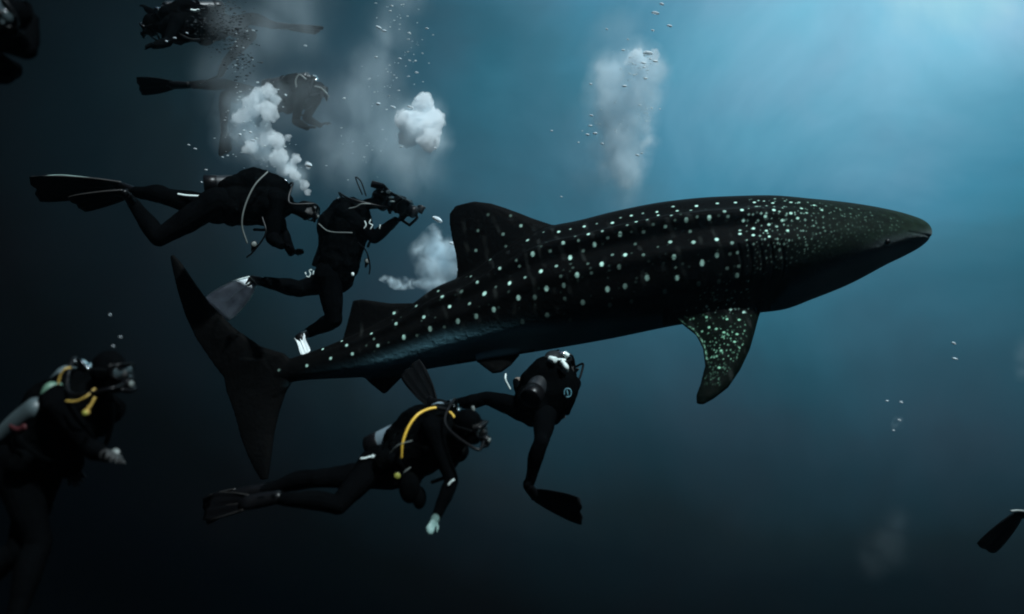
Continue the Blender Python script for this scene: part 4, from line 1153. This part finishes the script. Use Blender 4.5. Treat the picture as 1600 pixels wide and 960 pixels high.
soft_plume('soft white fringe round the bright bubble cloud over the photographer', [(662, 175, 26), (635, 185, 20), (655, 205, 30), (675, 215, 24), (655, 240, 26), (640, 255, 26)], 8.95, 5, 22, nscale=3.5, lo=.3, hi=.65)
soft_plume('wide faint veil round the pale column in the blue water', [(965, 50, 34), (960, 110, 42), (955, 170, 45), (945, 235, 44), (925, 285, 30), (980, 300, 34)], 9.9, 1.0, 23, nscale=2.2, lo=.25, hi=.7)
soft_plume('grey haze of old bubbles in front of the distant diver', [(470, 150, 42), (440, 175, 40), (500, 185, 34), (350, 150, 34), (390, 130, 30)], 9.6, .55, 26, nscale=2.4, lo=.2, hi=.7)
soft_plume('very faint patch of bubbles in the dark water at lower right', [(1400, 815, 28), (1385, 850, 30), (1365, 880, 24)], 9.0, .22, 24)
soft_plume('small faint bluish puff among the bubbles right of the pectoral fin', [(1405, 661, 8), (1398, 668, 6)], 6.6, 3.0, 27, nscale=6)
soft_plume('pale smudge of bubbles at the right edge', [(1606, 550, 20), (1600, 575, 15)], 9.0, 1.6, 25)

def swarm(label, strands, Y, n, r_px, material, seed, dy=.25):
    """a mass of fine bubbles, joined: nobody could count them"""
    q = random.Random(seed); b = MB()
    for k in range(n):
        x0, y0, w = q.choice(strands)
        x, y = x0 + q.gauss(0, w * .5), y0 + q.gauss(0, w * .5)
        yy = Y + q.uniform(-dy, dy); R = abs(q.gauss(0, 1)) * r_px * .4 * K * Y + r_px * .35 * K * Y
        b.ell(P(x, y, yy), (R * q.uniform(1.1, 2.2), R, R * q.uniform(.4, .8)), None, 6, 4)
    o = b.build('fine_bubbles', material)
    return tag(o, label, 'bubbles', None, 'stuff')

# single bubbles
gl = bpy.data.materials.new('air_bubble'); gl.use_nodes = True
nt = gl.node_tree; nt.nodes.clear()
out = nt.nodes.new('ShaderNodeOutputMaterial'); g1 = nt.nodes.new('ShaderNodeBsdfGlass'); g1.inputs['IOR'].default_value = .76; g1.inputs['Roughness'].default_value = .02
g2 = nt.nodes.new('ShaderNodeBsdfDiffuse'); g2.inputs['Color'].default_value = (.85, .92, .95, 1)
mx = nt.nodes.new('ShaderNodeMixShader'); mx.inputs[0].default_value = .45
nt.links.new(g1.outputs[0], mx.inputs[1]); nt.links.new(g2.outputs[0], mx.inputs[2]); nt.links.new(mx.outputs[0], out.inputs['Surface'])
M['bubble'] = gl
def bubble(px, py, rpx, Y, label, group, sx=1.3, sz=.75, tilt=0.0):
    R = rpx * K * Y
    b = MB()
    ct, sn = math.cos(tilt), math.sin(tilt)
    A = (Vector((ct, 0, -sn)), Vector((0, 1, 0)), Vector((sn, 0, ct)))
    b.ell((0, 0, 0), (R * sx, R, R * sz), A, 16, 10)
    # rising air flattens and dimples underneath
    for v in b.v:
        q = v.dot(A[2])
        if q < 0: v -= A[2] * q * .45
    o = b.build('air_bubble', gl)
    o.location = P(px, py, Y)
    tag(o, label, 'bubble', group)
DARKB = mat('dark_bubble', (.035, .04, .042), .25, spec=.5, vary=.8, bscale=300)  # dark, unevenly toned colour for fine bubbles
FOAM = mat('foam_speck', (.8, .88, .9), .4, vary=.1)
swarm('fine dark and silver bubbles streaming up past the top left diver', [(330, 30, 30), (345, 60, 34), (370, 70, 30), (360, 25, 28), (378, 100, 22), (350, 45, 30)], 8.3, 520, 1.5, DARKB, 31)
swarm('specks of foam along the edges of the left bubble column', [(x, y, r * 2.2) for x, y, r in COL_LEFT] + [(375, 100, 20), (370, 60, 20)], 8.5, 170, 1.3, FOAM, 32)
swarm('specks of foam in the slanting veil at the top', [(620, 20, 30), (640, 80, 34), (600, 130, 40), (630, 210, 50), (560, 230, 50)], 9.2, 110, 1.1, FOAM, 33)
swarm('specks of foam about the head of the pale column', [(995, 95, 22), (1012, 100, 16), (980, 110, 26), (1010, 180, 16), (965, 200, 40)], 9.2, 90, 1.6, FOAM, 34)
r_ = random.Random(5)
def cluster(pts, Y, label, group):
    for p in pts:
        bubble(p[0], p[1], p[2], Y + r_.uniform(-.2, .2), p[3] if len(p) > 3 else label, group, r_.uniform(1.1, 1.6), r_.uniform(.6, .9), r_.uniform(-.1, .5))
cluster([(1490, 537, 2.6, 'upper bright bubble of the pair near the right edge'), (1492, 561, 3.0, 'lower, longer bright bubble of the pair near the right edge')], 6.5, 'bright flat bubble of the pair near the right edge', 'pair of bubbles at the right')
cluster([(1386, 627, 1.8, 'upper left, dim one of four bubbles right of the pectoral fin'), (1408, 629, 2.4, 'upper right, brightest of four bubbles right of the pectoral fin'), (1405, 657, 2.4, 'third one down of four bubbles right of the pectoral fin'), (1396, 673, 1.8, 'lowest of four bubbles right of the pectoral fin')], 6.5, 'small bubble among four in dark water right of the pectoral fin', 'bubbles right of the pectoral fin')
cluster([(172, 492, 1.8, 'highest tiny bubble above the head of the lower left diver'), (188, 527, 1.6, 'middle tiny bubble above the head of the lower left diver'), (177, 541, 1.5, 'tiny bubble closest to the head of the lower left diver')], 4.6, 'tiny bubble rising above the head of the lower left diver', 'bubbles over the lower left diver')
cluster([(592, 44, 3.2, 'left of two bright bubbles touching near the top of the slanting veil'), (600, 49, 3.2, 'right of two bright bubbles touching near the top of the slanting veil'), (612, 10, 2.4, 'bubble at the very top of the slanting veil'), (667, 45, 2.0, 'lone bubble right of the slanting veil near the top'), (651, 114, 2.4, 'bright bubble high above the round white cloud'), (591, 163, 3.0, 'flat bright bubble, farther of two left of the round white cloud'), (614, 168, 3.2, 'flat bright bubble, nearer of two left of the round white cloud'), (627, 230, 2.2), (680, 232, 2.0), (638, 62, 1.6), (625, 92, 2), (640, 95, 1.8), (660, 84, 1.4), (623, 142, 1.5), (616, 118, 1.6), (638, 120, 1.6), (608, 150, 1.6), (477, 72, 2), (396, 48, 2)], 8.8, 'small silvery bubble in the trail between the two white bubble clouds', 'bubble trail at the top centre left')
cluster([(446, 149, 2.4, 'bubble just right of the top of the left bubble column'), (395, 220, 2.6, 'bright speck in the middle of the left bubble column'), (305, 233, 2.0), (295, 227, 1.6), (322, 266, 1.8), (315, 285, 1.6), (273, 60, 2.2), (260, 65, 1.8), (292, 52, 1.5), (348, 246, 1.6)], 8.4, 'tiny bright bubble near the tall white bubble column at left', 'bubbles by the left column')
cluster([(1034, 7, 2.8, 'dark rimmed bubble at the top edge above the pale column'), (1046, 41, 2.8, 'dark rimmed bubble, rightmost above the pale column'), (1020, 48, 2.2), (948, 46, 1.6, 'tiny bubble upper left of the pale column head'), (981, 62, 1.5), (923, 132, 1.8), (924, 181, 2.2), (918, 211, 2.2), (930, 209, 2.6), (941, 225, 2.0), (996, 243, 2.4), (877, 308, 1.6), (862, 205, 1.6), (1003, 240, 2)], 8.9, 'small bubble drifting about the pale column in the blue water', 'bubbles about the pale column')
bubble(1024, 21, 4.2, 8.9, 'largest dark rimmed bubble above the pale column at top centre', None, 1.5, .6, .2)
bubble(683, 344, 6.5, 8.9, 'large brilliant flat bubble left of the first dorsal fin', None, 1.4, .75, .5)
bubble(706, 381, 4.0, 8.9, 'white bubble touching the rear edge of the first dorsal fin', None, 1.2, .7, .4)
bubble(482, 259, 5.0, 8.5, 'white capped bubble at the right foot of the left bubble column', None, 1.2, .9, .2)
bubble(641, 168, 3.8, 8.7, 'silver bubble on the left shoulder of the round bright cloud', None, 1.4, .7, .3)
bubble(1012, 84, 6.0, 9.3, 'bright bubble cap on top of the pale column', None, 1.3, .7, .1)
